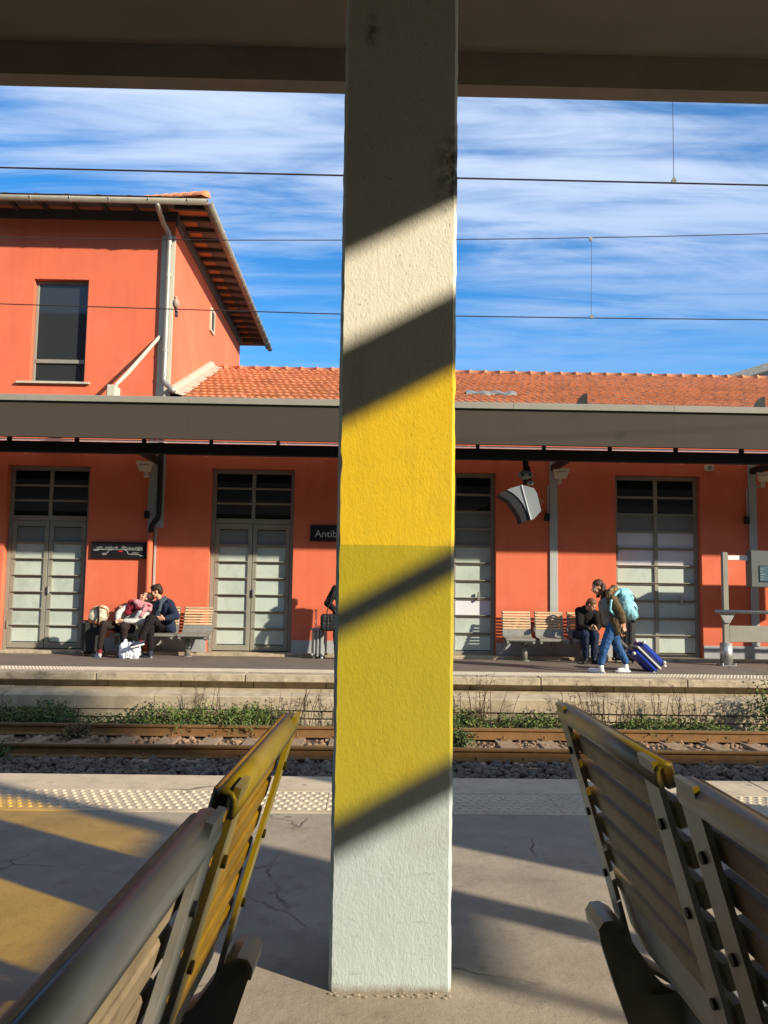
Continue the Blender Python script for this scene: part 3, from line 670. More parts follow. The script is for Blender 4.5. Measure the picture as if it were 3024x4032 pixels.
# hip of the tower roof
rfp = MB(); ap = Vector((-9.6, 22.3, 11.5)); c0 = Vector((-3.40, 16.06, 8.94)); c1 = Vector((-16, 16.06, 8.94)); c2 = Vector((-3.40, 26.4, 8.94)); c3 = Vector((-16, 26.4, 8.94))
rfp.add([c0, c1, c2, c3, ap, ap+Vector((-3, 0, 0))], [(1, 0, 4, 5), (0, 2, 4), (2, 3, 5, 4), (3, 1, 5), (0, 1, 3, 2)]); rfp.build('tower_roof', M['tile'], bld)
def halftile(L, r, collar):
    m = MB(); m.smooth = True; n = 8; vs = []; fs = []
    rr_ = [(0, r*1.0), (L*.16, r*1.0), (L*.165, r*.86), (L+.03, r*.80)] if collar else [(0, r), (L+.04, r*.82)]
    for q, rad in rr_:
        for k in range(n+1): vs.append((cos(pi*k/n)*rad, q, sin(pi*k/n)*rad))
    for j in range(len(rr_)-1):
        for k in range(n): fs.append((j*(n+1)+k, j*(n+1)+k+1, (j+1)*(n+1)+k+1, (j+1)*(n+1)+k))
    fs.append(tuple(range(n+1)))
    return m.add(vs, fs).mesh('hip_tile', M['ridge'])
hm = halftile(.40, .115, False); dirv = (ap-c0).normalized()
rotm = dirv.to_track_quat('Y', 'Z').to_euler()
for k in range(14): put('hip_tile', hm, bld, tuple(c0+dirv*(0.02+k*.39)+Vector((0, 0, .012))), rot=rotm)
# louvred vent on the side wall
vt = MB()
for y_ in (20.58, 21.02): vt.cbox(-4.17, -4.12, y_, y_+.05, 7.62, 8.22, .004)
for z_ in (7.62, 8.17): vt.cbox(-4.168, -4.122, 20.63, 21.02, z_, z_+.05, .004)
vo = vt.build('louvre_vent', M['quoin'], bld)
sm_ = MB().prism([(-4.16, .04), (-4.125, 0), (-4.12, .01), (-4.155, .05)], 20.63, 21.02, 'Y').mesh('louvre_slat', M['doorframe'])
for k in range(8): put('louvre_slat', sm_, vo, (0, 0, 7.68+k*.062))
MB().box(-4.169, -4.163, 20.63, 21.02, 7.67, 8.17).build('vent_back', M['black'], vo)

# ---------------- low roof with single tiles
SL = 0.41; RY, RZ = 20.87, 6.69; ang = math.atan(SL); EY = 16.55
def roofz(y): return RZ - SL*(RY-y)
rb_ = MB(); rb_.prism([(EY, roofz(EY)-.03), (RY, RZ-.03), (25.2, RZ-.03-SL*(25.2-RY)), (25.2, 4.5), (17.1, 4.5), (EY, roofz(EY)-.10)], -4.168, 24, 'X')
rb_.build('roof_deck', M['rafter'], bld)
TWd, TLn = 0.318, 0.385
def tile_mesh():
    m = MB(); xs = [0, .03, .05, .08, .115, .15, .17, .20, .225, .26, .295, .318]; hs_ = [.0, .0, .014, .024, .018, .002, .0, .013, .023, .018, .004, .002]
    n = len(xs); vs = []
    for (q, up) in ((0, .046), (0.05, .046), (TLn+.03, .002)):
        for x, h in zip(xs, hs_): vs.append((x, q, up+h))
    for x, h in zip(xs, hs_): vs.append((x, 0.004, -.002+h*.5))
    fs = []
    for j in range(2):
        for k in range(n-1): fs.append((j*n+k, j*n+k+1, (j+1)*n+k+1, (j+1)*n+k))
    for k in range(n-1): fs.append((3*n+k, 3*n+k+1, k+1, k))
    fs.append((0, n, 2*n, 3*n)); fs.append((n-1, 3*n+n-1, 2*n+n-1, n+n-1))
    return m.add(vs, fs)
tmb = tile_mesh(); t_me = tmb.mesh('roof_tile', M['tile'])
tiles = []
rows = int(round((RY-EY)/cos(ang)/TLn))
for r in range(rows):
    s_ = r*TLn
    y = EY + s_*cos(ang); z = roofz(EY) + s_*sin(ang)
    x = -3.86 - (TWd/2 if r % 2 else 0)*0.66; 
    while x < 13.5: tiles.append((x, y, z)); x += TWd
def vis(t):
    x, y, z = t; k = (x-0.3)/y
    return 0 if (-0.485 < k < 0.50 and y > 16.9) else 1
tiles.sort(key=lambda t: (vis(t), t[1], abs(t[0])))
rest = MB(); random.seed(5)
for i, t in enumerate(tiles):
    e_ = (ang+random.gauss(0, .012), random.gauss(0, .012), random.gauss(0, .012)); p_ = (t[0]+random.gauss(0, .004), t[1]+random.gauss(0, .006), t[2]+random.uniform(0, .006))
    if i < 300: put('roof_tile', t_me, bld, p_, rot=e_)
    else:
        from mathutils import Euler
        T = Matrix.Translation(p_) @ Euler(e_).to_matrix().to_4x4(); rest.add(tmb.v, tmb.f, T)
rest.build('roof_tiles_beyond', mat('terracotta_roof_tile_far', (0.54, 0.205, 0.098), 0.9, var=0.18, vscale=4, stain=(0.34, 0.135, 0.07), sscale=3.0, samt=0.5), bld, stuff=True)
rdm = halftile(.392, .105, True)
for k in range(46): put('ridge_tile', rdm, bld, (-4.14+(k+1)*.392, RY, RZ+.0), rot=(random.gauss(0, .01), 0, RAD(90)+random.gauss(0, .01)))
# mortar fillet and lead flashing where the roof meets the tower
fl = MB(); nfl = 24
vs = []; fs = []
for k in range(nfl+1):
    y = EY+.12 + (RY-EY-.1)*k/nfl; z = roofz(y)
    sc_ = 0.30 + .05*abs(sin(k*pi/2.2))
    vs += [(-4.168, y, z+.20), (-4.10, y, z+.17), (-4.05, y, z+.10), (-4.168+sc_, y, z+.052)]
for k in range(nfl):
    for j in range(3): fs.append((k*4+j, k*4+j+1, k*4+j+5, k*4+j+4))
fl.add(vs, fs); fl.build('mortar_fillet', M['mortar'], bld)
M['lead'] = mat('lead_sheet', (0.20, 0.21, 0.20), 0.8, var=.2, vscale=9)
ld = MB()
for k in range(14):
    pass
pts = [(2.02+.044*k*1.0, 17.62+.05*sin(k*.55)) for k in range(26)]
lv_ = []; lf = []
for k, (x, y) in enumerate(pts):
    h = .075+.012*sin(k*.9)
    lv_ += [(x, y-.14, roofz(y-.14)+h), (x, y+.10, roofz(y+.10)+h+.01), (x, y-.145, roofz(y-.14)+h-.04)]
for k in range(len(pts)-1): lf += [(3*k, 3*k+3, 3*k+4, 3*k+1), (3*k+2, 3*k+5, 3*k+3, 3*k)]
ld.add(lv_, lf); ld.build('lead_patch', M['lead'], bld)

# ---------------- rainwater pipes
dp = MB(); dp.smooth = True
xd = -4.27
dp.tube([(-4.36, 16.03, 8.79), (-4.36, 16.06, 8.74), (-4.36, 16.2, 8.66), (-4.345, 16.45, 8.55), (xd-.02, 16.64, 8.45), (xd, 16.69, 8.36), (xd, 16.70, 5.42), (xd+.005, 16.695, 5.34), (xd+.06, 16.66, 5.24), (xd+.16, 16.6, 5.16), (xd+.26, 16.45, 5.05)], .055, 12)
dpo = dp.build('downpipe', M['zinc'], bld)
for z in (8.22, 7.55, 5.95, 5.44):
    MB().tube([(xd, 16.70, z-.035), (xd, 16.70, z+.035)], .062, 12).build('pipe_collar', M['zinc'], dpo)
br = MB(); br.tube([(-4.40, 16.77, 6.28), (-4.82, 16.05, 5.30), (-4.95, 15.75, 4.98)], [.035, .04, .03], 8); br.cbox(-5.06, -4.88, 15.55, 15.85, 4.55, 4.95, .02); bro = br.build('canopy_stay', M['quoin'], bld)
MB().cbox(-4.5, -4.465, WY-.03, WY-.003, 2.1, 4.9, .003).build('pilaster_strip', M['greypaint'], bld)
lp = MB(); lp.smooth = True
lp.tube([(-4.27, 16.64, 4.6), (-4.27, 16.70, 3.6), (-4.27, 16.70, 2.60), (-4.28, 16.70, 2.52), (-4.40, 16.705, 2.36), (-4.42, 16.71, 2.28), (-4.42, 16.71, 2.20)], .055, 12)
lp.build('downpipe', M['darksteel'], bld)
lp = MB(); lp.smooth = True; lp.tube([(-4.425, 16.71, 2.21), (-4.425, 16.71, -0.15)], .06, 12); lp.build('downpipe', M['orange'], bld)
MB().cbox(-4.47, -4.19, WY-.025, WY-.003, 2.32, 3.9, .003).build('pilaster_strip', M['greypaint'], bld)
MB().cbox(-4.355, -4.315, WY-.03, WY-.003, -.15, 2.3, .003).build('conduit', M['greypaint'], bld)
for x in (3.655, 7.755): MB().cbox(x, x+.16, WY-.035, WY-.003, -.15 if x > 20 else 0.104, 3.9, .004).build('pilaster_strip', M['greypaint'], bld)

# ================================================================== canopy of the station building
fc = thing('station_canopy', 'long taupe platform canopy with pale metal flashing along the station front', 'canopy', (0, 15.5, 3.7))
seam = onY(2020, 1660, 14.5).x; PL = onY(2652, 1670, 14.5).x - seam
fp = MB().cbox(.0005, PL-.0005, 14.50, 14.54, 3.735, 4.372, .0012).mesh('fascia_panel', M['fascia'])
fs_ = MB().prism([(14.455, 4.375), (14.455, 4.478), (14.47, 4.488), (14.62, 4.498), (14.62, 4.375)], .003, PL-.003, 'X').mesh('flashing', M['flashing'])
for k in range(-5, 6):
    put('fascia_panel', fp, fc, (seam+k*PL, 0, 0)); put('flashing', fs_, fc, (seam+k*PL, 0, 0))
MB().prism([(14.545, 4.15), (14.545, 4.36), (16.10, 4.34), (16.10, 4.0), (16.05, 4.0)], -17, 22, 'X').build('roof_deck', M['rafter'], fc)
x = -9.6
om = MB().prism([(16.12, 3.985), (16.79, 4.055), (16.79, 4.062), (16.12, 3.992)], .012, 1.208, 'X').mesh('opal_sheet', M['opal'])
xs0 = onY(1881, 1757, 15.0).x
for k in range(-9, 9): put('opal_sheet', om, fc, (xs0+k*1.22, 0, 0))
MB().cbox(-17, 22, 14.95, 15.08, 3.535, 3.735, .006).build('beam', M['darksteel'], fc)
sm2 = MB().cbox(-.028, .028, 14.96, 15.06, 3.737, 4.15, .003).mesh('beam_hanger', M['darksteel'])
for k in range(-9, 9): put('beam_hanger', sm2, fc, (xs0+k*1.22, 0, 0))
for x in (-8.4, -4.33, 3.73, 7.83, -0.25): MB().cbox(x-.05, x+.05, 15.082, 16.76, 3.60, 3.73, .006).build('bracket_arm', M['darksteel'], fc)
for x_ in (onY(2312, 1575, 15.2).x, onY(3011, 1585, 15.2).x):
    q = [(0, 4.37), (0, 4.86)] + [(-.26*sin(RAD(90*i/8)), 4.36+.50*cos(RAD(90*i/8))) for i in range(1, 9)]
    MB().prism([(x_+a_, b_) for a_, b_ in q], 15.18, 15.22, 'Y').build('stay_plate', M['darksteel'], fc)

# ================================================================== house beyond the roof, far right
hs_o = thing('far_house', 'pale house with a grey pitched roof rising behind the tiled roof at far right', 'house', (16, 33, 0))
hw = MB(); hw.box(13.6, 24, 31, 38, -1.15, 9.35); hw.build('wall', M['white'], hs_o)
hr = MB(); hr.prism([(11.6, 8.72), (19.0, 11.2), (26.4, 8.72), (26.4, 8.42), (19.0, 10.86), (11.6, 8.45)], 30.2, 38.8, 'Y'); hr.build('roof', M['lead'], hs_o)
hg2 = MB(); hg2.prism([(13.6, 9.36), (19, 10.8), (24, 9.36)], 31.002, 31.3, 'Y'); hg2.build('gable', M['white'], hs_o)
MB().box(15.2, 16.3, 30.96, 31.0, 6.6, 8.2).build('window', M['darkglass'], hs_o)

# ================================================================== unseen blockers added behind the photographer to cut the fill light
M['blockerwall'] = mat('blocker_wall', (0.16, 0.13, 0.10), 0.9, var=0.1, vscale=0.3)
tb = thing('tall_sky_blocker', 'unseen apartment block added behind the near platform to cut sky light', 'apartment block', (0, -30, -1.15))  # added out of view to block the low sky
MB().box(-70, 70, -40, -26, -1.15, 21.0).build('wall', M['blockerwall'], tb)
wq = MB().box(-.6, .6, -25.99, -25.93, 0, 1.8).mesh('window', M['darkglass'])
for k in range(-12, 13):
    for j in range(5): put('window', wq, tb, (k*3.4, 0, 2+j*3.1))
bw = thing('low_sky_blocker', 'unseen low hall added behind the near platform to cut sky light', 'hall', (0, -9, 0))  # added out of view to darken the shade under the canopy
MB().box(-40, 24, -13, -8.6, -1.15, 6.6).build('wall', M['blockerwall'], bw)
for k in range(-6, 4): MB().box(k*5.5-1, k*5.5+1, -8.6, -8.56, 0, 2.6).build('door', M['doorframe'], bw)
M['blockerdark'] = mat('dark_blocker_panel', (0.03, 0.03, 0.032), 0.6, var=0.1)
ws = thing('fill_blocker', 'unseen dark panels added behind the photographer to cut light on the benches', 'shelter', (-.6, -2.5, 0))  # dark panels added to hold stray light off the near benches
for k in range(5): MB().cbox(-2.95+k*.95, -2.01+k*.95, -2.53, -2.47, .08, 2.45, .004).build('back_panel', M['blockerdark'], ws)
for k in range(4): MB().cbox(-2.98, -2.93, -2.46+k*1.0, -1.47+k*1.0, .08, 2.45, .004).build('side_panel', M['blockerdark'], ws)
for x, y in ((-2.955, -2.5), (1.82, -2.5), (-2.955, 1.57)): MB().cbox(x-.03, x+.03, y-.03, y+.03, 0, 2.5, .004).build('post', M['steel'], ws)

# ================================================================== benches (one kind, four of them)
def slat_mesh(m):
    return MB().cbox(-.272, .272, -.009, .009, -.0185, .0185, .0035).mesh('slat', m)
def bar_profile(off):   # the backrest line, offset to the rear
    base = [(.128, .955), (.098, .85), (.066, .74), (.040, .65), (.020, .575), (.004, .515), (-.03, .468), (-.08, .440), (-.14, .425)]
    return [(y+off, z) for y, z in base]
def seat_pan_profile():
    return [(.020, .600), (.010, .570), (-.002, .53), (-.026, .487), (-.07, .462), (-.15, .452), (-.28, .449), (-.39, .444), (-.425, .434), (-.44, .415), (-.434, .398)]
pan = MB(); pan.smooth = False; pan.strip(seat_pan_profile(), .006, -.282, .282, 'X')
bar = MB(); bar.strip(bar_profile(.015), .008, -.030, .030, 'X')
plate = MB(); plate.smooth = True; plate.strip([(.1365, .922), (.1395, .932), (.1395, .941), (.136, .948), (.129, .951), (.120, .949)], .006, -.287, .287, 'X')
hookp = MB(); hookp.prism([(.030, .535), (.034, .548), (.060, .558), (.074, .556), (.080, .546), (.078, .532), (.045, .43), (-.01, .28), (-.045, .20), (-.12, .20), (-.165, .28), (-.165, .41), (-.10, .405), (-.05, .43), (-.015, .465), (.008, .50)], -.0065, .0065, 'X'); hookp.strip([(.040, .552), (.060, .562), (.075, .560), (.083, .547), (.080, .53)], .006, -.05, .05, 'X')
arm = MB(); arm.smooth = True; arm.ell((0, -.045, .60), (.014, .105, .058), 16, 10)
bolts = MB()
for x in (-.255, .255):
    for z, y in ((.866, .122), (.75, .088), (.634, .056)): bolts.tube([(x, y-.001, z), (x, y+.0045, z-.001)], .0075, 10)
brk = MB(); brk.strip([(-.02, .415), (-.30, .41), (-.425, .392), (-.45, .36), (-.42, .335), (-.36, .338)], .010, -.022, .022, 'X')
def build_bench(name, label, loc, wood, steel, legs, arms, rotz=0.0, group='slatted platform benches'):
    root = thing(name, label, 'bench', (0, 0, 0), group)
    me = dict(pan=pan.mesh('seat_pan', steel), bar=bar.mesh('back_bar', steel), plate=plate.mesh('top_plate', steel), bolts=bolts.mesh('bolts', M['darksteel']), brk=brk.mesh('seat_bracket', steel))
    sm = slat_mesh(wood)
    for i in (-1, 0, 1):
        x = i*.65
        s = put('seat', me['pan'], root, (x, 0, 0))
        for k in range(7):
            z = .934-k*.052; t = (.95-z)/.41
            put('slat', sm, s, (0, .122-.12*t, z), rot=(RAD(-15.5)*-1 if False else RAD(-16), 0, random.gauss(0, .002)))
        for q in (-.255, .255): put('back_bar', me['bar'], s, (q, 0, 0))
        put('top_plate', me['plate'], s); put('bolts', me['bolts'], s, stuff=True)
        for q in (-.25, .25): put('seat_bracket', me['brk'], s, (q, 0, 0))
    MB().cbox(-.93, .93, -.165, -.085, .33, .41, .008).build('beam', steel, root)
    for x in legs:
        lg_ = MB(); lg_.smooth = True; lg_.tube([(x, -.125, .012), (x, -.125, .335)], .055, 16); lo = lg_.build('leg', steel, root)
        MB().tube([(x, -.125, 0), (x, -.125, .014)], .095, 16).build('foot_plate', steel, lo)
    hk = hookp.mesh('support_bracket', steel)
    for x in (-.90, .90, 0): put('support_bracket', hk, root, (x, 0, 0))
    if arms:
        for x in (-.325, .325): put('armrest', arm.mesh('armrest', M['zincdark']), root, (x, 0, 0))
    root.location = loc; root.rotation_euler = (0, 0, rotz)
    return root
FZ = -0.214
build_bench('platform_bench', 'slatted bench against the orange wall where the couple sits', (-4.025, 16.50, FZ), M['benchwood'], M['benchsteel'], (-.62, .50), False)
build_bench('platform_bench', 'slatted bench against the orange wall with two empty seats beside a man in black', (3.585, 16.50, FZ), M['benchwood'], M['benchsteel'], (-.52, .62), True)
build_bench('platform_bench', 'shaded slatted bench seen from behind close up right of the column', (0.525, 0.755, 0), M['benchwoodold'], M['benchsteel'], (.68, -.5), False, RAD(90))
th = RAD(-92.0); tgt = Vector((-0.126, 1.52, 0)); off = Matrix.Rotation(th, 3, 'Z') @ Vector((-.935, .14, 0))
build_bench('platform_bench', 'sunlit and yellow tinted slatted bench seen from behind close up left of the column', tuple(tgt-off), M['benchwoodold'], M['benchsteel'], (-.68, .5), False, th)

# ================================================================== overhead wires
def wirething(label, y):
    return thing('overhead_wire', label, 'overhead wire', (0, y, 4.8), 'overhead railway wires')
w1 = wirething('thick dark overhead wire nearest to the camera, crossing the sky highest', 7.0)
m = MB(); m.tube([(-30, 7.0, 4.81), (0, 7.0, 4.787), (30, 7.0, 4.775)], .0075, 6); m.build('contact_wire', M['wire'], w1)
for x in (2.64, -5.6, 10.9):
    m = MB(); m.tube([(x, 7.0, 4.80), (x+.004, 7.0, 5.5), (x+.01, 7.0, 6.0)], .0028, 5); d_ = m.build('dropper', M['wire'], w1)
    MB().prism([(x-.024, 4.785), (x+.024, 4.785), (x+.018, 4.815), (x+.007, 4.835), (x-.007, 4.835), (x-.018, 4.815)], 6.988, 7.012, 'Y').build('clamp', M['zincdark'], d_)
m = MB(); m.tube([(x, 7.0, 6.0+.0009*x*x) for x in range(-30, 31, 5)], .006, 6); m.build('messenger_wire', M['wire'], w1)
w2 = wirething('pair of thin overhead wires over the far track where a dove perches', 11.3)
def fz2(x): return 6.062 + .0265*x + .0022*x*x
m = MB(); m.tube([(x, 11.3, fz2(x)) for x in range(-30, 31, 2)], .006, 6); m.build('messenger_wire', M['wire'], w2)
cw = [(-30, 5.12), (-5.2, 5.03), (-2.8, 5.003), (-.47, 4.98), (1.19, 4.985), (3.06, 4.995), (5.57, 5.02), (30, 5.2)]
m = MB(); m.tube([(x, 11.3, z) for x, z in cw], .0075, 6); m.build('contact_wire', M['wire'], w2)
for x, z0 in ((3.06, 4.995), (9.2, 5.05), (-9.0, 5.05)):
    m = MB(); m.tube([(x, 11.3, z0+.02), (x+.006, 11.3, (z0+fz2(x))/2), (x+.012, 11.3, fz2(x))], .0028, 5); d_ = m.build('dropper', M['wire'], w2)
    for zz_, sgn in ((z0, 1), (fz2(x), -1)):
        MB().prism([(x-.026, zz_-.006*sgn), (x+.026, zz_-.006*sgn), (x+.018, zz_+.03*sgn), (x+.006, zz_+.05*sgn), (x-.006, zz_+.05*sgn), (x-.018, zz_+.03*sgn)], 11.285, 11.315, 'Y').build('clamp', M['zincdark'], d_)

# ================================================================== signs and fittings on the wall
def text_mesh(name, s, size, m, depth=.002):
    cu = bpy.data.curves.new(name, 'FONT'); cu.body = s; cu.size = size; cu.extrude = depth
    o = bpy.data.objects.new(name, cu); col.objects.link(o)
    dg = bpy.context.evaluated_depsgraph_get(); me = bpy.data.meshes.new_from_object(o.evaluated_get(dg)); bpy.data.objects.remove(o)
    me.materials.clear(); me.materials.append(m); me.name = name; return me
M['signblack'] = mat('black_sign_enamel', (0.012, 0.012, 0.013), 0.45, var=0.1)
M['signwhite'] = mat('sign_lettering_white', (0.52, 0.52, 0.50), 0.6, var=0.02)
M['signred'] = mat('sign_red', (0.60, 0.02, 0.03), 0.6, var=0.02)
ns = thing('station_name_sign', 'black station name sign reading Antibes half hidden by the column', 'sign', (-.75, 16.74, 2.09))
MB().cbox(-1.215, -0.26, 16.75, 16.79, 2.09, 2.42, .004).build('board', M['signblack'], ns)
tm_ = text_mesh('lettering', 'Antibes', .205, M['signwhite'])
put('lettering', tm_, ns, (-1.12, 16.745, 2.175), rot=(RAD(90), 0, 0))
mp_ = thing('line_map_sign', 'black railway line map sign with a white route diagram above the couple', 'sign', (-5.04, 16.74, 1.68))
MB().cbox(-5.605, -4.475, 16.745, 16.79, 1.685, 2.01, .004).build('board', M['signblack'], mp_)
rt = MB()
def seg(pts, w=.007):
    for (xa, za), (xb, zb_) in zip(pts, pts[1:]):
        d = Vector((xb-xa, zb_-za)); n = Vector((-d.y, d.x)).normalized()*w/2
        rt.prism([(xa+n.x, za+n.y), (xb+n.x, zb_+n.y), (xb-n.x, zb_-n.y), (xa-n.x, za-n.y)], 16.7405, 16.7445, 'Y')
zl = 1.858
seg([(-5.56, zl), (-4.56, zl)]); seg([(-5.23, zl-.004), (-5.26, zl-.03), (-5.27, zl-.06), (-5.30, zl-.075), (-5.38, zl-.078)])
seg([(-4.92, zl-.004), (-4.88, zl-.03), (-4.87, zl-.07), (-4.84, zl-.09), (-4.62, zl-.095)])
rt.build('route_lines', M['signwhite'], mp_)
rt = MB(); random.seed(11)
for k in range(38):
    x = -5.50+k*.0245
    if k in (5, 6, 18, 19): continue
    L = random.uniform(.02, .055); seg([(x, zl+.018), (x+L*.75, zl+.018+L)], .0045)
for k in range(5): seg([(-4.79+k*.027, zl-.08), (-4.79+k*.027+.025, zl-.045)], .0045)
for x, z in ((-5.55, zl-.02), (-5.38, zl-.10), (-4.63, zl-.118)): seg([(x, z), (x+.09, z)], .009)
rt.build('station_names', M['signwhite'], mp_, stuff=True)
MB().cbox(-5.055, -4.975, 16.738, 16.744, zl-.045, zl-.02, .002).build('current_stop_mark', M['signred'], mp_)
stp = MB()
for x in (-5.46, -5.37, -5.2, -4.93, -4.66): stp.tube([(x, 16.736, zl), (x, 16.7445, zl)], .011, 10)
stp.build('stop_dots', M['signwhite'], mp_, stuff=True)

def wall_lamp(x, z, label, flip=1):
    t = thing('wall_lamp', label, 'lamp', (x, 16.5, z), 'floodlights on the pilasters')
    T = Matrix.Translation((x, 16.42, z+.02)) @ Matrix.Rotation(RAD(28), 4, 'X') @ Matrix.Rotation(RAD(10)*flip, 4, 'Z')
    m = MB(); m.add([T @ Vector(v) for v in [(-.17, -.05, .10), (.17, -.05, .10), (.12, -.05, -.10), (-.12, -.05, -.10), (-.15, .05, .08), (.15, .05, .08), (.10, .05, -.08), (-.10, .05, -.08)]], [(0, 1, 2, 3), (7, 6, 5, 4), (0, 4, 5, 1), (1, 5, 6, 2), (2, 6, 7, 3), (3, 7, 4, 0)])
    m.build('lamp_head', M['beige'], t)
    g_ = MB(); g_.add([T @ Vector(v) for v in [(-.12, -.053, .05), (.10, -.053, .05), (.10, -.053, .038), (-.12, -.053, .038)]], [(0, 1, 2, 3)]); g_.build('seam', M['darksteel'], t)
    MB().cbox(x-.035, x+.035, 16.44, 16.52, z-.2, z-.07, .01).build('bracket', M['beige'], t)
    MB().tube([(x, 16.48, z-.13), (x, 16.78, z-.16)], .02, 8).build('arm', M['greypaint'], t)
wall_lamp(-4.50, 3.50, 'beige floodlight on the pilaster above the couple', -1)
wall_lamp(3.80, 3.50, 'beige floodlight on the pilaster right of the hooded monitor', 1)
wall_lamp(7.92, 3.50, 'beige floodlight on the rightmost pilaster at the edge of the photo', 1)
for x, z0 in ((-4.52, 2.50), (3.60, 2.58), (7.70, 2.58)):
    cb = MB().cbox(x-.05, x+.05, 16.72, 16.797, z0, z0+.15, .008).build('junction_box', M['darksteel'], bld)
    MB().tube([(x+.02, 16.77, z0+.152), (x+.02, 16.77, z0+.72)], .014, 8).build('conduit_pipe', M['greypaint'], bld)
al = thing('wall_siren', 'small cream box with a round grille high on the wall right of the last door', 'siren', (6.94, 16.7, 3.67))
MB().cbox(6.85, 7.03, 16.70, 16.797, 3.66, 3.78, .012).build('case', M['beige'], al); MB().tube([(6.94, 16.69, 3.72), (6.94, 16.70, 3.72)], .045, 16).build('grille', M['doorframe'], al)

# hooded monitor hung under the canopy
def P8(x, y, Y): return onY(1900+x/2.765, 1800+y/2.765, Y)
hm_ = thing('hooded_monitor', 'grey hooded information monitor hanging under the far canopy', 'monitor', tuple(P8(480, 250, 15.4)))
def pl8(pts, y0, y1, name, m, parent=hm_, b=0):
    A_ = [P8(x, y, 15.3) for x, y in pts]
    return MB().prism([(p.x, p.z) for p in A_], y0, y1, 'Y').build(name, m, parent)
M['monitor'] = mat('grey_monitor_shell', (0.22, 0.25, 0.25), 0.5, 0.1, var=0.06)
pl8([(425, 312), (545, 345), (578, 400), (625, 590), (545, 680), (512, 685)], 15.18, 15.62, 'shell', M['monitor'])
pl8([(250, 366), (330, 336), (405, 316), (424, 314), (510, 688), (470, 610), (425, 520), (370, 450), (310, 400)], 15.14, 15.60, 'visor', M['monitor'])
pl8([(165, 416), (205, 385), (248, 370), (308, 404), (367, 454), (421, 524), (466, 614), (507, 690), (415, 722), (385, 640), (345, 575), (270, 480)], 15.16, 15.58, 'screen_recess', M['black'])
pl8([(405, 318), (412, 316), (514, 688), (506, 690)], 15.12, 15.17, 'trim', M['white'])
MB().tube([P8(470, 300, 15.4), P8(470, 120, 15.4), P8(470, -40, 15.4)], .05, 10).build('hanger', M['darksteel'], hm_)
MB().tube([P8(600, 450, 15.4), P8(640, 470, 15.4), P8(655, 500, 15.4), P8(615, 525, 15.4)], .01, 6).build('cable', M['darksteel'], hm_)
for n_, (x, y, r) in enumerate(((465, 195, .14), (522, 282, .075))):
    c_ = P8(x, y, 15.3); t = thing('security_camera', 'grey security camera just above the hooded monitor' if n_ else 'wide grey camera housing highest above the hooded monitor', 'camera', tuple(c_), 'cameras above the monitor')
    a = MB(); a.smooth = True; a.ell(c_, (r, r*.8, r*.62), 16, 10); a.build('housing', M['zincdark'], t)
    for q in ((-.5, .5) if n_ == 0 else (0,)):
        MB().ell(c_+Vector((q*r, -r*.7, -.01)), (r*.22, .03, r*.22), 10, 6).build('lens', M['black'], t)
    MB().tube([c_+Vector((0, .02, r*.5)), c_+Vector((-.02, .1, r+.25))], .03, 8).build('mount', M['darksteel'], t)

M['display'] = mat('grey_green_display_shell', (0.115, 0.125, 0.115), 0.55, var=.05)
# information display on a post with leaning rail, right edge
ds = thing('information_display', 'grey train information screen on a square post with a leaning rail at the right edge', 'display', (6.85, 15.9, FZ))
MB().cbox(6.795, 6.895, 15.85, 15.95, FZ+.4, 1.95, .006).build('post', M['doorframe'], ds)
s_ = MB(); s_.smooth = True; s_.tube([(6.845, 15.9, FZ+.012), (6.845, 15.9, FZ+.43)], .115, 24); s_.build('post_sleeve', M['steel'], ds)
bt = MB(); bt.cbox(6.70, 6.99, 15.76, 16.04, FZ, FZ+.014, .004)
for a_ in (45, 135, 225, 315): bt.tube([(6.845+.17*cos(RAD(a_)), 15.9+.15*sin(RAD(a_)), FZ+.01), (6.845+.17*cos(RAD(a_)), 15.9+.15*sin(RAD(a_)), FZ+.055)], .022, 8)
bt.build('base_bolts', M['steel'], ds)
rl = MB(); rl.smooth = True; rl.tube([(6.60, 15.78, .815), (11.2, 15.78, .795)], .035, 14); rl.build('leaning_rail', M['steel'], ds)
MB().prism([(6.70, .78), (7.0, .78), (6.90, .60), (6.80, .60)], 15.815, 15.84, 'Y').build('rail_bracket', M['steel'], ds)
MB().cbox(6.90, 11.2, 15.86, 15.90, .235, .545, .006).build('kick_panel', M['doorframe'], ds)
MB().cbox(6.90, 7.30, 15.86, 15.93, 1.80, 1.89, .005).build('arm', M['white'], ds)
MB().cbox(7.29, 9.3, 15.74, 15.98, 1.285, 1.985, .012).build('housing', M['display'], ds)
MB().box(7.44, 9.15, 15.732, 15.7395, 1.385, 1.70).build('screen', M['darkglass'], ds)
sc_l = MB().box(7.45, 7.62, 15.727, 15.731, 1.40, 1.69).build('screen_list', mat('screen_blue', (0.07, 0.13, 0.16), 0.4), ds)
for k in range(5): MB().box(7.465, 7.465+.05+.02*(k % 3), 15.723, 15.7265, 1.43+k*.05, 1.436+k*.05).build('screen_row', M['signwhite'], ds)
for x in (8.9, 10.9): MB().cbox(x, x+.1, 15.91, 16.0, FZ, 1.28 if x < 9 else .8, .006).build('rear_post', M['doorframe'], ds)

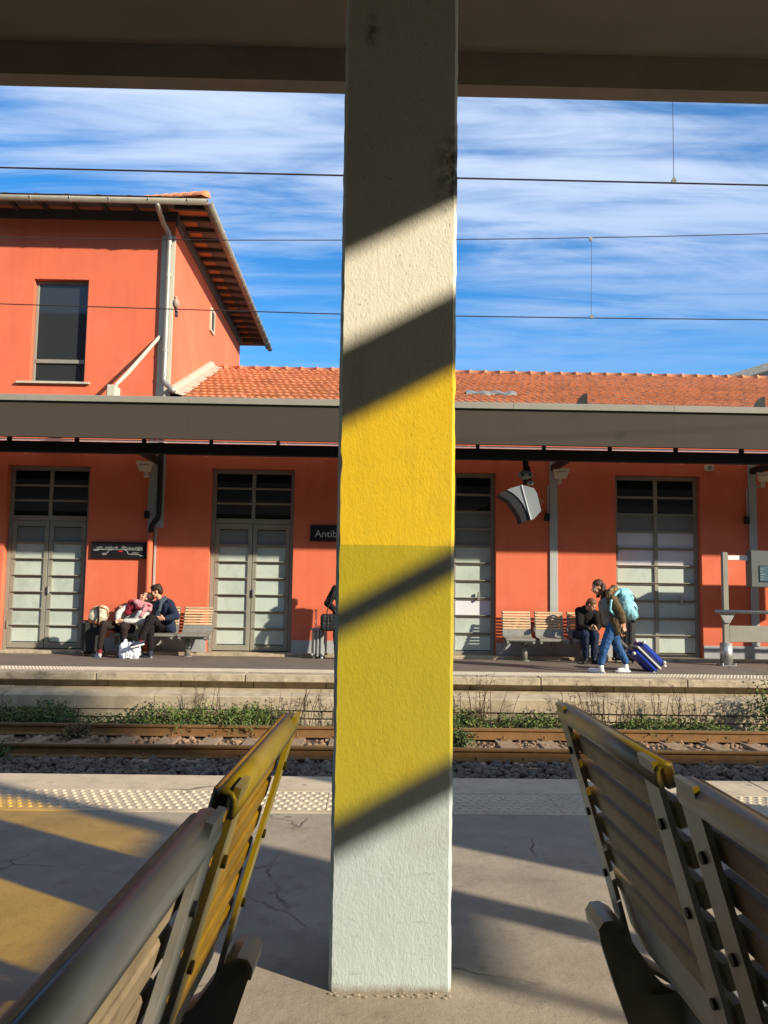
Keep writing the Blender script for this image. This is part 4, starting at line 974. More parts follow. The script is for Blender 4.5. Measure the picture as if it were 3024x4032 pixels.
# ================================================================== people, luggage
def frame(fwd, up):
    f = Vector(fwd).normalized(); u = Vector(up); u = (u - f*u.dot(f)).normalized(); r = f.cross(u)
    return Matrix(((r.x, f.x, u.x), (r.y, f.y, u.y), (r.z, f.z, u.z)))       # columns: right, forward, up
def sculpt(name, prims, voxel, m, parent=None, fold=0.0, fscale=14, smooth=2, loc=None):
    """capsules and ellipsoids fused into one continuous skin"""
    mb = MB()
    for p in prims:
        if p[0] == 'c':
            a, ra, b, rb2 = Vector(p[1]), p[2], Vector(p[3]), p[4]
            d = (b-a).normalized() if (b-a).length > 1e-6 else Vector((0, 0, 1)); n = 4
            pts = [a-d*ra*cos(pi/2*k/n) for k in range(n)]+[a, b]+[b+d*rb2*sin(pi/2*(k+1)/n) for k in range(n)]
            R = [max(ra*sin(pi/2*k/n), 1e-4) for k in range(n)]+[ra, rb2]+[max(rb2*cos(pi/2*(k+1)/n), 1e-4) for k in range(n)]
            mb.tube(pts, R, 12)
        else:
            c, r, Rm = Vector(p[1]), p[2], p[3] if len(p) > 3 else None
            T = Matrix.Translation(c) @ (Rm.to_4x4() if Rm else Matrix.Identity(4)); mb.ell((0, 0, 0), r, 14, 10, T)
    me0 = mb.mesh(name, m); o = bpy.data.objects.new(name, me0); col.objects.link(o)
    md = o.modifiers.new('r', 'REMESH'); md.mode = 'VOXEL'; md.voxel_size = voxel; md.use_smooth_shade = True
    if smooth: s_ = o.modifiers.new('s', 'SMOOTH'); s_.factor = 0.5; s_.iterations = smooth
    dg = bpy.context.evaluated_depsgraph_get(); me = bpy.data.meshes.new_from_object(o.evaluated_get(dg))
    bpy.data.objects.remove(o); bpy.data.meshes.remove(me0); me.name = name
    if not me.materials: me.materials.append(m)
    if fold:
        me.update(); cs = [(v.co.copy(), v.normal.copy()) for v in me.vertices]
        for v, (c, n) in zip(me.vertices, cs):
            q = Vector((c.x*1.5, c.y*1.5, c.z*.75))*fscale; d = (1-abs(noise.noise(q))*2.6)*.75 + .35*noise.noise(q*2.6); v.co = c+n*d*fold
    for p in me.polygons: p.use_smooth = True
    return put(name, me, parent, loc)
def head_prims(c, F, s=1.0, ears=True):
    c = Vector(c)
    def L(x, y, z): return c + F @ Vector((x, y, z))*s
    pr = [('e', L(0, -.008, .035), (.075*s, .093*s, .088*s), F), ('e', L(0, .018, -.03), (.058*s, .070*s, .075*s), F), ('e', L(0, .045, -.078), (.034*s, .034*s, .026*s), F),
          ('c', L(0, .088, .008), .009*s, L(0, .104, -.022), .014*s), ('c', L(-.016, .088, -.052), .008*s, L(.016, .088, -.052), .008*s), ('c', L(-.04, .075, .022), .010*s, L(.04, .075, .022), .010*s),
          ('e', L(-.04, .06, -.02), (.022*s, .026*s, .024*s), F), ('e', L(.04, .06, -.02), (.022*s, .026*s, .024*s), F)]
    if ears: pr += [('e', L(q, -.005, -.005), (.011*s, .02*s, .03*s), F) for q in (-.078, .078)]
    return pr
def face(c, F, parent, s=1.0, glasses=False, closed=False):
    c = Vector(c)
    def L(x, y, z): return c + F @ Vector((x, y, z))*s
    for q in (-.031, .031):
        m = MB(); m.smooth = True; m.ell((0, 0, 0), (.013*s, .006*s, (.003 if closed else .0065)*s), 10, 6, Matrix.Translation(L(q, .082, .004)) @ F.to_4x4()); m.build('eye', M['eye'], parent)
        m = MB(); m.tube([L(q-.018, .085, .025), L(q, .092, .031), L(q+.018, .085, .026)], .004*s, 5); m.build('eyebrow', M['hair'], parent)
    m = MB(); m.tube([L(-.022, .090, -.052), L(0, .0985, -.050), L(.022, .090, -.052)], .0045*s, 6); m.build('mouth', M['lips'], parent)
    if glasses:
        m = MB()
        for q in (-.033, .033): m.tube([L(q+.026*cos(t), .098, .004+.022*sin(t)) for t in [2*pi*k/12 for k in range(13)]], .003, 5)
        for q in (-.06, .06): m.tube([L(q, .094, .01), L(q*1.3, -.0, .012)], .003, 5)
        m.build('glasses', M['beige'], parent)
def hand_prims(wr, d, side, s=1.0, curl=0.5):
    """palm, four unequal fingers bent at the knuckles and a thumb leaving the side of the palm; d: wrist->fingers, side: towards the thumb"""
    wr = Vector(wr); d = Vector(d).normalized(); side = Vector(side); side = (side-d*side.dot(d)).normalized(); n = d.cross(side)
    pr = [('c', wr, .024*s, wr+d*.03*s, .026*s)]
    pr += [('c', wr+d*.03*s+side*q*s, .019*s, wr+d*.085*s+side*q*1.1*s, .016*s) for q in (-.022, 0, .022)]
    for k, (q, ln) in enumerate(((.030, .068), (.010, .078), (-.010, .072), (-.030, .056))):
        a = wr+d*.09*s+side*q*s; b = a+(d*cos(curl*.5)-n*sin(curl*.5))*ln*.5*s; c = b+(d*cos(curl*1.5)-n*sin(curl*1.5))*ln*.5*s
        pr += [('c', a, .0095*s, b, .0088*s), ('c', b, .0088*s, c, .0075*s)]
    t0 = wr+d*.03*s+side*.028*s; t1 = t0+(d*.6+side*.8).normalized()*.04*s; t2 = t1+(d*.9+side*.25-n*.3).normalized()*.032*s
    return pr+[('c', t0, .013*s, t1, .011*s), ('c', t1, .011*s, t2, .009*s)]
def limb(a, b, c, ra, rb2, rc): return [('c', a, ra, b, rb2), ('c', b, rb2, c, rc)]
def shoe(name, ankle, toe, m, sole, parent, s=1.0):
    a, t = Vector(ankle), Vector(toe); d = t-a; d.z = 0; L = d.length; d.normalize(); sd = Vector((-d.y, d.x, 0))
    z = t.z; heel = Vector((a.x, a.y, z))-d*.055
    o = sculpt(name, [('e', heel+d*.05+Vector((0, 0, .045)), (.05*s, .042*s, .045*s), frame(sd, (0, 0, 1))), ('c', heel+d*.04+Vector((0, 0, .04)), .04*s, t-d*.05+Vector((0, 0, .032)), .034*s), ('e', t-d*.05+Vector((0, 0, .032)), (.043*s, .052*s, .032*s), frame(d, (0, 0, 1))), ('c', a+Vector((0, 0, .02)), .045*s, heel+d*.06+Vector((0, 0, .06)), .042*s)], .008, m, parent)
    so = MB(); so.smooth = False
    R = []
    for k in range(20):
        q = 2*pi*k/20; u = cos(q); R.append((u*(L*.5+.058), sin(q)*(.046 if u > 0 else .040)))
    cc = (heel+t)/2; cc.z = z
    poly = [(cc.x+d.x*u+sd.x*v_, cc.y+d.y*u+sd.y*v_) for u, v_ in R]
    so.prism(poly, z, z+.026, 'Z'); so.build('sole', sole, o)
    return o
M['skin'] = mat('skin', (0.62, 0.335, 0.215), 0.55, var=0.08, vscale=20)
M['skin2'] = mat('skin_tan', (0.52, 0.27, 0.165), 0.55, var=0.08, vscale=20)
M['hair'] = mat('dark_brown_hair', (0.035, 0.019, 0.012), 0.55, var=0.4, vscale=45, bump=0.7, bscale=150, stretch=(1, 1, .35))
M['hairmid'] = mat('chestnut_hair', (0.075, 0.036, 0.020), 0.5, var=0.5, vscale=40, bump=0.8, bscale=140)
M['hairlight'] = mat('brown_hair', (0.16, 0.075, 0.035), 0.55, var=0.4, vscale=40, bump=0.7, bscale=150)
M['eye'] = mat('eye', (0.02, 0.013, 0.01), 0.25, var=0.0); M['lips'] = mat('lips', (0.36, 0.12, 0.095), 0.5, var=0.0)
def cloth(n, c, v=.14, b=.35): return mat(n, c, 0.9, var=v, vscale=14, bump=b, bscale=260, spec=0.1)
M['greywool'] = cloth('light_grey_jersey', (0.50, 0.49, 0.455)); M['maroon'] = cloth('maroon_cloth', (0.22, 0.022, 0.035)); M['pinkscarf'] = cloth('dusty_pink_scarf', (0.46, 0.22, 0.24), .3)
M['blackcloth'] = cloth('black_cloth', (0.018, 0.015, 0.015)); M['browncloth'] = cloth('dark_brown_leggings', (0.036, 0.024, 0.023)); M['navy'] = cloth('navy_cloth', (0.022, 0.030, 0.055)); M['slate'] = cloth('slate_blue_jersey', (0.060, 0.078, 0.105))
M['denim'] = cloth('blue_denim', (0.036, 0.095, 0.215), .35); M['khaki'] = cloth('khaki_parka', (0.115, 0.082, 0.045)); M['fur'] = cloth('tan_fur_trim', (0.21, 0.13, 0.065), .6, 1.0); M['greytop'] = cloth('grey_marl_top', (0.19, 0.18, 0.165), .3)
M['whiteshoe'] = mat('white_canvas_shoe', (0.76, 0.75, 0.70), 0.7, var=.05); M['greyshoe'] = mat('grey_knit_shoe', (0.42, 0.40, 0.38), 0.8, var=.1); M['navyshoe'] = mat('navy_canvas_shoe', (0.03, 0.035, 0.06), 0.8, var=.1); M['rubber'] = mat('white_rubber', (0.74, 0.73, 0.70), 0.6, var=.04)

# ---------------- seated woman leaning on the man
def P7(x, y, Y): return onY(300+x/2.765, 2050+y/2.765, Y)
k1 = thing('person', 'woman in grey cardigan and pink scarf leaning on the man on the bench', 'person', (-4.65, 16.2, FZ))
hF = frame((-.55, -.55, .62), (.42, -.05, .9)); hc = P7(752, 838, 16.22)
sR, sL = P7(618, 905, 16.38), P7(770, 965, 16.12); hipc = P7(535, 1150, 16.34); nk = P7(735, 915, 16.3); chest = (sR+sL)/2
eR, wR = P7(462, 1010, 16.12), P7(448, 1085, 15.98); eL, wL = P7(715, 1105, 16.0), P7(505, 1090, 15.92)
kR, aR = P7(300, 1130, 15.84), P7(258, 1385, 15.90); kL, aL = P7(520, 1150, 15.80), P7(520, 1385, 15.98)
hR, hL = hipc+Vector((-.09, 0, -.02)), hipc+Vector((.10, -.02, -.02))
body = [('c', nk, .05, hc-hF @ Vector((0, .01, .07)), .048)]+head_prims(hc, hF, .96)+[('e', chest, (.17, .10, .14), None), ('c', chest, .12, hipc, .13)]
body += limb(sR, eR, wR, .045, .036, .026)+limb(sL, eL, wL, .045, .036, .026)+limb(hR, kR, aR, .075, .055, .038)+limb(hL, kL, aL, .075, .055, .038)
body += hand_prims(wR, (.35, -.1, -.5), (.8, -.3, 0), .9, .9)+hand_prims(wL, (-.9, 0, -.1), (.1, -.2, .9), .9, .9)
bo = sculpt('body', body, .0075, M['skin'], k1); face(hc, hF, k1, .96, closed=True)
sculpt('hair', [('e', hc+hF @ Vector((0, -.03, .05)), (.085, .095, .088), hF), ('e', hc+hF @ Vector((0, -.075, -.02)), (.075, .06, .085), hF), ('e', hc+hF @ Vector((.01, -.11, .08)), (.05, .05, .05), hF)], .008, M['hair'], k1, .006, 40)
sculpt('cardigan', [('e', chest+Vector((-.02, .03, -.02)), (.20, .12, .16), None), ('c', chest+Vector((-.04, .03, -.05)), .145, hipc+Vector((0, .03, .02)), .165)]+limb(sR, eR, wR+(eR-wR)*.18, .075, .062, .043)+limb(sL, eL, wL+(eL-wL)*.15, .075, .068, .045)+[('c', sL, .075, sR, .07), ('c', P7(700, 1010, 15.98), .06, P7(640, 1100, 16.0), .06)], .010, M['greywool'], k1, 0.007, 15)
sculpt('top', [('c', P7(600, 900, 16.24), .075, P7(580, 990, 16.16), .07), ('c', P7(660, 925, 16.16), .07, P7(560, 1000, 16.12), .06)], .010, M['maroon'], k1, .006)
sculpt('scarf', [('c', P7(650, 880, 16.12), .045, P7(800, 930, 16.14), .05), ('c', P7(650, 885, 16.12), .04, P7(690, 930, 16.06), .05), ('c', P7(690, 935, 16.06), .05, P7(795, 965, 16.06), .05), ('c', P7(755, 950, 16.02), .05, P7(705, 1035, 15.95), .04)], .009, M['pinkscarf'], k1, .012, 22)
sculpt('scarf_end', [('c', P7(665, 945, 16.04), .04, P7(790, 935, 16.06), .035)], .009, M['maroon'], k1, .008, 22)
sculpt('leggings', limb(hR, kR, aR, .105, .075, .052)+limb(hL, kL, aL, .105, .078, .052)+[('c', hR, .11, hL, .11)], .010, M['browncloth'], k1, .006, 16)
for q, (a, t) in enumerate(((aR, onZ(300+178/2.765, 2050+1460/2.765, FZ)), (aL, onZ(300+462/2.765, 2050+1452/2.765, FZ)))):
    sculpt('sock', [('c', a+Vector((0, 0, .06)), .045, Vector((a.x, a.y, FZ+.08)), .042)], .01, M['maroon'], k1); shoe('shoe', (a.x, a.y, FZ+.09), tuple(t+Vector((0, 0, .002))), M['greyshoe'], M['rubber'], k1, .95)

# ---------------- seated man with his arm round her
m1 = thing('person', 'dark haired man in navy jacket kissing the woman on the bench', 'person', (-4.1, 16.2, FZ))
hF = frame((-.93, -.22, -.28), (-.15, 0, 1)); hc = P7(872, 775, 16.27)
sR, sL = P7(850, 915, 16.42), P7(1012, 905, 16.28); hipc = P7(915, 1150, 16.38); chest = (sR+sL)/2+Vector((0, 0, -.05)); nk = chest+Vector((-.01, 0, .10))
eL, wL = P7(1085, 1040, 16.05), P7(960, 1070, 15.93); eR, wR = P7(740, 960, 16.5), P7(690, 905, 16.18)
hR, hL = hipc+Vector((-.10, 0, -.02)), hipc+Vector((.07, 0, -.02)); kR, aR = P7(800, 1070, 15.82), P7(812, 1385, 15.96); kL, aL = P7(815, 1065, 15.72), P7(715, 1270, 15.66)
body = [('c', nk, .055, hc-hF @ Vector((0, .01, .07)), .055)]+head_prims(hc, hF, 1.02)+[('e', chest, (.19, .11, .16), None), ('c', chest, .13, hipc, .13)]
body += limb(sR, eR, wR, .05, .04, .03)+limb(sL, eL, wL, .05, .04, .03)+limb(hR, kR, aR, .08, .06, .042)+limb(hL, kL, aL, .08, .06, .042)
body += hand_prims(wL, (-.95, -.05, .12), (.0, -.2, .9), 1.0, .5)+hand_prims(wR, (-.25, -.5, -.35), (-.3, -.6, .5), .95, .6)
sculpt('body', body, .0075, M['skin'], m1); face(hc, hF, m1, 1.02)
hp = [('e', hc+hF @ Vector((0, -.02, .06)), (.090, .108, .085), hF), ('e', hc+hF @ Vector((0, -.07, .01)), (.082, .06, .09), hF)]
random.seed(4)
for k in range(22):
    q = hc+hF @ Vector((random.uniform(-.07, .07), random.uniform(-.10, .075), random.uniform(.09, .135))); hp.append(('c', q, .018, q+hF @ Vector((random.uniform(-.02, .02), random.uniform(-.03, .03), random.uniform(.0, .03))), .007))
sculpt('hair', hp, .008, M['hair'], m1, .008, 45)
sculpt('jersey', [('e', chest+Vector((0, -.02, 0)), (.17, .115, .17), None), ('c', chest+Vector((0, -.02, 0)), .13, hipc+Vector((0, -.03, .04)), .14), ('c', nk, .072, nk+Vector((0, 0, .03)), .07)], .010, M['slate'], m1, 0.006, 17)
sculpt('jacket', [('c', sR+Vector((.01, .02, 0)), .08, sL+Vector((0, .02, 0)), .085), ('e', chest+Vector((.06, .06, -.03)), (.20, .115, .20), None), ('c', P7(985, 940, 16.22), .085, P7(1010, 1150, 16.26), .10), ('c', P7(1030, 1120, 16.3), .09, P7(1050, 1190, 16.3), .07)]+limb(sL, eL, wL+(eL-wL)*.2, .085, .075, .052)+limb(sR, eR, wR+(eR-wR)*.3, .08, .068, .05), .010, M['navy'], m1, 0.008, 13)
sculpt('collar', [('c', P7(905, 980, 16.1), .03, P7(925, 880, 16.18), .04), ('c', P7(925, 880, 16.18), .045, P7(965, 850, 16.32), .05)], .009, M['slate'], m1, .006)
sculpt('trousers', limb(hR, kR, aR, .11, .085, .062)+limb(hL, kL, aL, .11, .085, .060)+[('c', hR, .12, hL, .12)], .010, M['blackcloth'], m1, .008, 14)
sculpt('sock', [('c', aL, .048, aL+Vector((-.02, 0, -.06)), .044)], .01, M['maroon'], m1)
shoe('shoe', (aR.x, aR.y, FZ+.09), tuple(onZ(300+722/2.765, 2050+1468/2.765, FZ)), M['navyshoe'], M['rubber'], m1)
fx = aL+Vector((-.02, 0, -.085)); s_o = sculpt('shoe', [('c', fx+Vector((.03, .02, .0)), .045, fx+Vector((-.10, -.08, -.05)), .038), ('e', fx+Vector((-.115, -.09, -.055)), (.05, .05, .035), None)], .008, M['navyshoe'], m1)
sculpt('sole', [('c', fx+Vector((.05, .03, -.045)), .018, fx+Vector((-.13, -.10, -.095)), .018), ('c', fx+Vector((.05, -.0, -.045)), .016, fx+Vector((-.13, -.13, -.09)), .016)], .007, M['rubber'], s_o)

# ---------------- man on the right bench bent over his phone
def P3(x, y, Y): return onY(1700+x/1.253, 1700+y/1.253, Y)
m2 = thing('person', 'man in black bent over his phone on the bench behind the walking woman', 'person', (4.1, 16.2, FZ))
hF = frame((.62, -.55, -.62), (.55, -.35, .75)); hc = P3(786, 856, 16.12)
sR, sL = P3(728, 885, 16.30), P3(806, 900, 16.28); hipc = P3(748, 1000, 16.40); chest = (sR+sL)/2+Vector((0, .02, -.06)); nk = (sR+sL)/2+Vector((.02, -.04, .05))
eR, wR = P3(730, 965, 16.05), P3(778, 972, 15.86); eL, wL = P3(822, 955, 16.05), P3(815, 975, 15.88)
hR, hL = hipc+Vector((-.09, 0, -.02)), hipc+Vector((.10, 0, -.02)); kR, aR = P3(756, 1000, 15.86), P3(762, 1105, 15.98); kL, aL = P3(805, 1003, 15.84), P3(800, 1105, 15.94)
body = [('c', nk, .055, hc-hF @ Vector((0, .01, .07)), .055)]+head_prims(hc, hF, 1.0)+[('e', chest, (.18, .11, .17), None), ('c', chest, .13, hipc, .13)]
body += limb(sR, eR, wR, .05, .04, .03)+limb(sL, eL, wL, .05, .04, .03)+limb(hR, kR, aR, .08, .06, .042)+limb(hL, kL, aL, .08, .06, .042)+hand_prims(wR, (.8, -.2, .15), (0, -.3, .9), .95, 1.0)+hand_prims(wL, (-.8, -.2, .15), (0, -.3, .9), .95, 1.0)
sculpt('body', body, .0075, M['skin2'], m2); face(hc, hF, m2)
sculpt('hair', [('e', hc+hF @ Vector((0, -.022, .05)), (.083, .10, .085), hF), ('e', hc+hF @ Vector((0, -.06, .0)), (.078, .055, .07), hF)], .008, M['hairlight'], m2, .004, 40)
sculpt('jacket', [('c', sR, .085, sL, .085), ('e', chest, (.20, .15, .21), None), ('c', chest, .15, hipc+Vector((0, 0, .02)), .165)]+limb(sR, eR, wR+(eR-wR)*.15, .082, .072, .05)+limb(sL, eL, wL+(eL-wL)*.15, .08, .07, .05), .010, M['blackcloth'], m2, 0.007, 15)
sculpt('trousers', limb(hR, kR, aR, .11, .085, .062)+limb(hL, kL, aL, .11, .085, .062)+[('c', hR, .12, hL, .12)], .010, M['navy'], m2, .008, 14)
for a, dx in ((aR, -.10), (aL, .08)): shoe('shoe', (a.x, a.y, FZ+.08), (a.x+dx, a.y-.22, FZ), M['black'], M['black'], m2)
ph = thing('phone', 'small dark phone held by the man in black', 'phone', tuple(P3(798, 962, 15.83)))
MB().cbox(-.035, .035, -.006, .006, -.07, .07, .005, Matrix.Translation(P3(798, 964, 15.82)) @ Matrix.Rotation(RAD(-50), 4, 'X')).build('case', M['black'], ph)

# ---------------- woman walking left
wk = thing('person', 'woman in a khaki parka and jeans walking left with a suitcase in tow', 'person', (4.1, 14.25, FZ))
hF = frame((-.88, -.16, -.42), (-.42, 0, .95)); hc = P3(818, 772, 14.22)
hipc = P3(893, 945, 14.25); nk = P3(866, 800, 14.22); sL, sR = P3(888, 822, 14.05), P3(868, 822, 14.42); chest = P3(876, 850, 14.24)
eL, wL = P3(930, 890, 14.02), P3(945, 940, 14.02); eR, wR = P3(890, 915, 14.52), P3(922, 985, 14.50)
hR, hL = hipc+Vector((0, .09, 0)), hipc+Vector((0, -.09, 0)); kF, aF = P3(858, 1045, 14.14), P3(836, 1138, 14.14); kB, aB = P3(912, 1050, 14.36), P3(957, 1134, 14.38)
body = [('c', nk, .05, hc-hF @ Vector((0, .01, .07)), .048)]+head_prims(hc, hF, .97)+[('e', chest, (.11, .16, .16), None), ('c', chest, .11, hipc, .125)]
body += limb(sL, eL, wL, .045, .036, .026)+limb(sR, eR, wR, .045, .036, .026)+limb(hL, kF, aF, .078, .055, .038)+limb(hR, kB, aB, .078, .055, .038)+hand_prims(wL, (.12, 0, -.95), (-.8, -.3, 0), .95, .35)+hand_prims(wR, (.5, 0, -.75), (-.3, -.9, 0), .95, 1.3)
sculpt('body', body, .0075, M['skin2'], wk); face(hc, hF, wk, .97, glasses=True)
hp = [('e', hc+hF @ Vector((0, -.040, .062)), (.088, .100, .082), hF), ('e', hc+hF @ Vector((0, -.080, -.01)), (.085, .062, .10), hF)]
random.seed(9)
for q in (-1, 1):
    for k in range(6):
        a = hc+hF @ Vector((q*random.uniform(.068, .088), random.uniform(-.10, -.045), random.uniform(-.02, .03)))
        b = a+Vector((random.uniform(-.03, .02), 0, -random.uniform(.10, .17))); c = b+Vector((random.uniform(-.03, .03), q*.01, -random.uniform(.04, .09)))
        hp += [('c', a, .022, b, .020), ('c', b, .020, c, .008)]
for k in range(8):
    a = hc+hF @ Vector((random.uniform(-.06, .06), -.10, random.uniform(-.05, .03))); b = a+Vector((random.uniform(.02, .08), random.uniform(-.04, .04), -random.uniform(.08, .16))); hp.append(('c', a, .028, b, .014))
sculpt('hair', hp, .008, M['hairmid'], wk, .007, 40)
sculpt('top', [('e', P3(856, 862, 14.2), (.10, .14, .19), None), ('c', P3(858, 840, 14.2), .10, P3(872, 930, 14.22), .115)], .010, M['greytop'], wk, .008)
sculpt('jacket', [('c', sL, .082, sR, .082), ('e', P3(890, 850, 14.27), (.115, .18, .19), None), ('c', P3(893, 850, 14.26), .135, P3(915, 950, 14.28), .15), ('c', P3(905, 930, 14.1), .10, P3(920, 985, 14.08), .07), ('c', P3(838, 850, 14.40), .06, P3(850, 950, 14.42), .06), ('c', P3(925, 900, 14.2), .10, P3(935, 970, 14.2), .085)]+limb(sL, eL, wL+(eL-wL)*.12, .08, .068, .048)+limb(sR, eR, wR+(eR-wR)*.12, .08, .066, .048), .010, M['khaki'], wk, 0.008, 15)
sculpt('fur_hood', [('c', P3(868, 800, 14.08), .036, P3(900, 772, 14.16), .050), ('c', P3(900, 772, 14.16), .050, P3(898, 775, 14.40), .045), ('c', P3(872, 815, 14.04), .030, P3(880, 785, 14.08), .038)], .009, M['fur'], wk, .022, 38, 1)
sculpt('jeans', limb(hL, kF, aF, .115, .078, .055)+limb(hR, kB, aB, .115, .078, .056)+[('c', hL, .115, hR, .115)], .010, M['denim'], wk, .008, 18)
shoe('shoe', (aF.x, aF.y, FZ+.085), tuple(onZ(1700+775/1.253, 1700+1184/1.253, FZ)+Vector((0, .02, .004))), M['whiteshoe'], M['rubber'], wk)
shoe('shoe', (aB.x+.0, aB.y, FZ+.085), (aB.x-.16, aB.y-.01, FZ+.004), M['whiteshoe'], M['rubber'], wk)

# ---------------- person half hidden by the column
hd = thing('person', 'person in a black jacket half hidden behind the left edge of the column', 'person', (-.48, 16.15, FZ))
hF = frame((.9, -.4, 0), (0, 0, 1)); X = -.50; hc = Vector((X+.03, 16.05, 1.36)); sR, sL = Vector((X-.15, 16.15, 1.13)), Vector((X+.20, 16.15, 1.13)); hipc = Vector((X, 16.15, .66))
eR, wR = Vector((X-.30, 16.08, .86)), Vector((X-.14, 15.95, .72)); eL, wL = Vector((X+.28, 16.1, .86)), Vector((X+.2, 15.92, .75))
hR, hL = hipc+Vector((-.09, 0, 0)), hipc+Vector((.09, 0, 0)); kR, aR = Vector((X-.10, 16.12, .24)), Vector((X-.10, 16.18, -.10)); kL, aL = Vector((X+.11, 16.12, .24)), Vector((X+.12, 16.16, -.10))
body = [('c', (sR+sL)/2+Vector((0, 0, .03)), .055, hc-Vector((0, 0, .08)), .052)]+head_prims(hc, hF)+[('e', (sR+sL)/2-Vector((0, 0, .1)), (.18, .11, .2), None), ('c', (sR+sL)/2-Vector((0, 0, .1)), .12, hipc, .13)]+limb(sR, eR, wR, .045, .037, .028)+limb(sL, eL, wL, .045, .037, .028)+limb(hR, kR, aR, .08, .058, .04)+limb(hL, kL, aL, .08, .058, .04)+hand_prims(wR, (.8, -.3, 0), (0, -.3, .9))+hand_prims(wL, (-.8, -.3, 0), (0, -.3, .9))
sculpt('body', body, .008, M['skin'], hd); face(hc, hF, hd)
sculpt('hair', [('e', hc+hF @ Vector((0, -.02, .045)), (.088, .104, .09), hF), ('e', hc+hF @ Vector((0, -.07, -.03)), (.08, .055, .09), hF)], .009, M['hairlight'], hd, .005, 40)
sculpt('jacket', [('c', sR, .085, sL, .085), ('e', (sR+sL)/2-Vector((0, 0, .12)), (.21, .14, .22), None), ('c', (sR+sL)/2-Vector((0, 0, .12)), .15, hipc-Vector((0, 0, .02)), .165)]+limb(sR, eR, wR+(eR-wR)*.15, .082, .07, .05)+limb(sL, eL, wL+(eL-wL)*.15, .08, .07, .05), .011, M['blackcloth'], hd, 0.007, 15)
sculpt('jeans', limb(hR, kR, aR, .115, .085, .06)+limb(hL, kL, aL, .115, .085, .06)+[('c', hR, .115, hL, .115)], .011, M['navy'], hd, .008, 14)
for a in (aR, aL): shoe('shoe', (a.x, a.y, FZ+.08), (a.x+.10, a.y-.17, FZ), M['hairlight'], M['rubber'], hd)
hb = thing('handbag', 'black handbag hanging at the hip of the half hidden person', 'bag', (-.80, 16.0, .55))
sculpt('bag', [('e', Vector((x_, 15.98, z_)), (.07, .06, .07), None) for x_ in (-.86, -.79, -.72, -.66) for z_ in (.40, .47, .54, .59)], .012, M['black'], hb, .006)
MB().tube([(-.83, 15.98, .58), (-.78, 15.98, .80), (-.68, 15.98, 1.0), (-.62, 16.02, 1.2)], .012, 6).build('strap', M['black'], hb)

# ---------------- luggage
def case(name, label, cat, loc, w_, d_, h_, T, shell, band, handle, ribs=4):
    """w_: width, d_: depth between the shells, h_: height; stands on its wheels at local z=0"""
    t = thing(name, label, cat, (0, 0, 0))
    wz = .045; g_ = .012
    for s in (-1, 1):
        m = MB(); y0, y1 = (g_, d_/2) if s > 0 else (-d_/2, -g_)
        m.cbox(-w_/2, w_/2, y0, y1, wz, h_, min(.06, d_*.28)); so = m.build('shell', shell, t)
        for k in range(ribs):
            x = -w_/2+w_*(k+1)/(ribs+1); yy = s*d_/2
            MB().cbox(x-.012, x+.012, yy-.004 if s > 0 else yy-.006, yy+.006 if s > 0 else yy+.004, wz+.08, h_-.08, .004).build('rib', shell, so)
        cn = MB()
        for x in (-w_/2, w_/2):
            for z in (wz+.035, h_-.035): cn.ell((x*.93, s*d_/2*.86, z), (.035, .03, .035), 10, 8)
        cn.build('corner_guards', band, so, stuff=True)
    MB().cbox(-w_/2-.004, w_/2+.004, -g_-.006, g_+.006, wz-.004, h_+.004, .01).build('zip_band', band, t)
    for x in (-w_/2+.05, w_/2-.05):
        for y in (-d_/2+.05, d_/2-.05):
            m = MB(); m.smooth = True; m.tube([(x-.012, y, .025), (x+.012, y, .025)], .025, 12); m.build('wheel', M['rubber'] if band is not M['black'] else M['black'], t)
            MB().cbox(x-.018, x+.018, y-.018, y+.018, .03, wz+.01, .004).build('wheel_mount', band, t)
    hm = MB()
    for x in (-.07, .07): hm.tube([(x, d_/2-.05, h_-.01), (x, d_/2-.05, h_+handle)], .008, 6)
    hm.tube([(-.085, d_/2-.05, h_+handle), (.085, d_/2-.05, h_+handle)], .016, 8); hm.build('pull_handle', M['steel'], t)
    MB().tube([(-.06, .02, h_), (-.05, .02, h_+.025), (.05, .02, h_+.025), (.06, .02, h_)], .009, 6).build('carry_handle', band, t)
    t.location = loc; t.rotation_euler = T; return t
M['blueshell'] = mat('glossy_blue_shell', (0.016, 0.035, 0.25), 0.25, var=.15, spec=.5); M['band'] = mat('pale_zip_band', (0.56, 0.55, 0.50), 0.5, .3, var=.1); M['silver'] = mat('silver_grey_shell', (0.30, 0.31, 0.30), 0.35, .35, var=.1); M['blackcase'] = mat('black_fabric_case', (0.028, 0.027, 0.027), 0.8, var=.2)
bx = onZ(1700+1100/1.253, 1700+1172/1.253, FZ)
case('suitcase', 'glossy blue hard suitcase tilted and pulled along behind the walking woman', 'suitcase', (bx.x-.05, 14.62, FZ+.02), .44, .30, .60, (RAD(-46), 0, RAD(90)), M['blueshell'], M['band'], .42, 2)
gx = onZ(1258, 2586, FZ)
case('suitcase', 'silver grey suitcase standing upright beside the half hidden person', 'suitcase', (gx.x+.01, 16.35, FZ), .36, .25, .60, (0, 0, RAD(82)), M['silver'], M['steel'], .33)
case('suitcase', 'tall black suitcase standing behind the walking woman', 'suitcase', (P3(952, 1000, 16.15).x, 16.2, FZ), .42, .28, .86, (0, 0, RAD(160)), M['blackcase'], M['black'], .02)
case('suitcase', 'black suitcase at the left end of the bench under a patterned backpack', 'suitcase', (P7(185, 1300, 16.2).x, 16.2, FZ), .40, .28, .68, (0, 0, RAD(12)), M['blackcase'], M['black'], .02)
bp = thing('backpack', 'cream patterned backpack with a tan leather base lying on the black suitcase', 'backpack', tuple(P7(240, 1130, 16.1)))
cc = P7(245, 1025, 16.12)
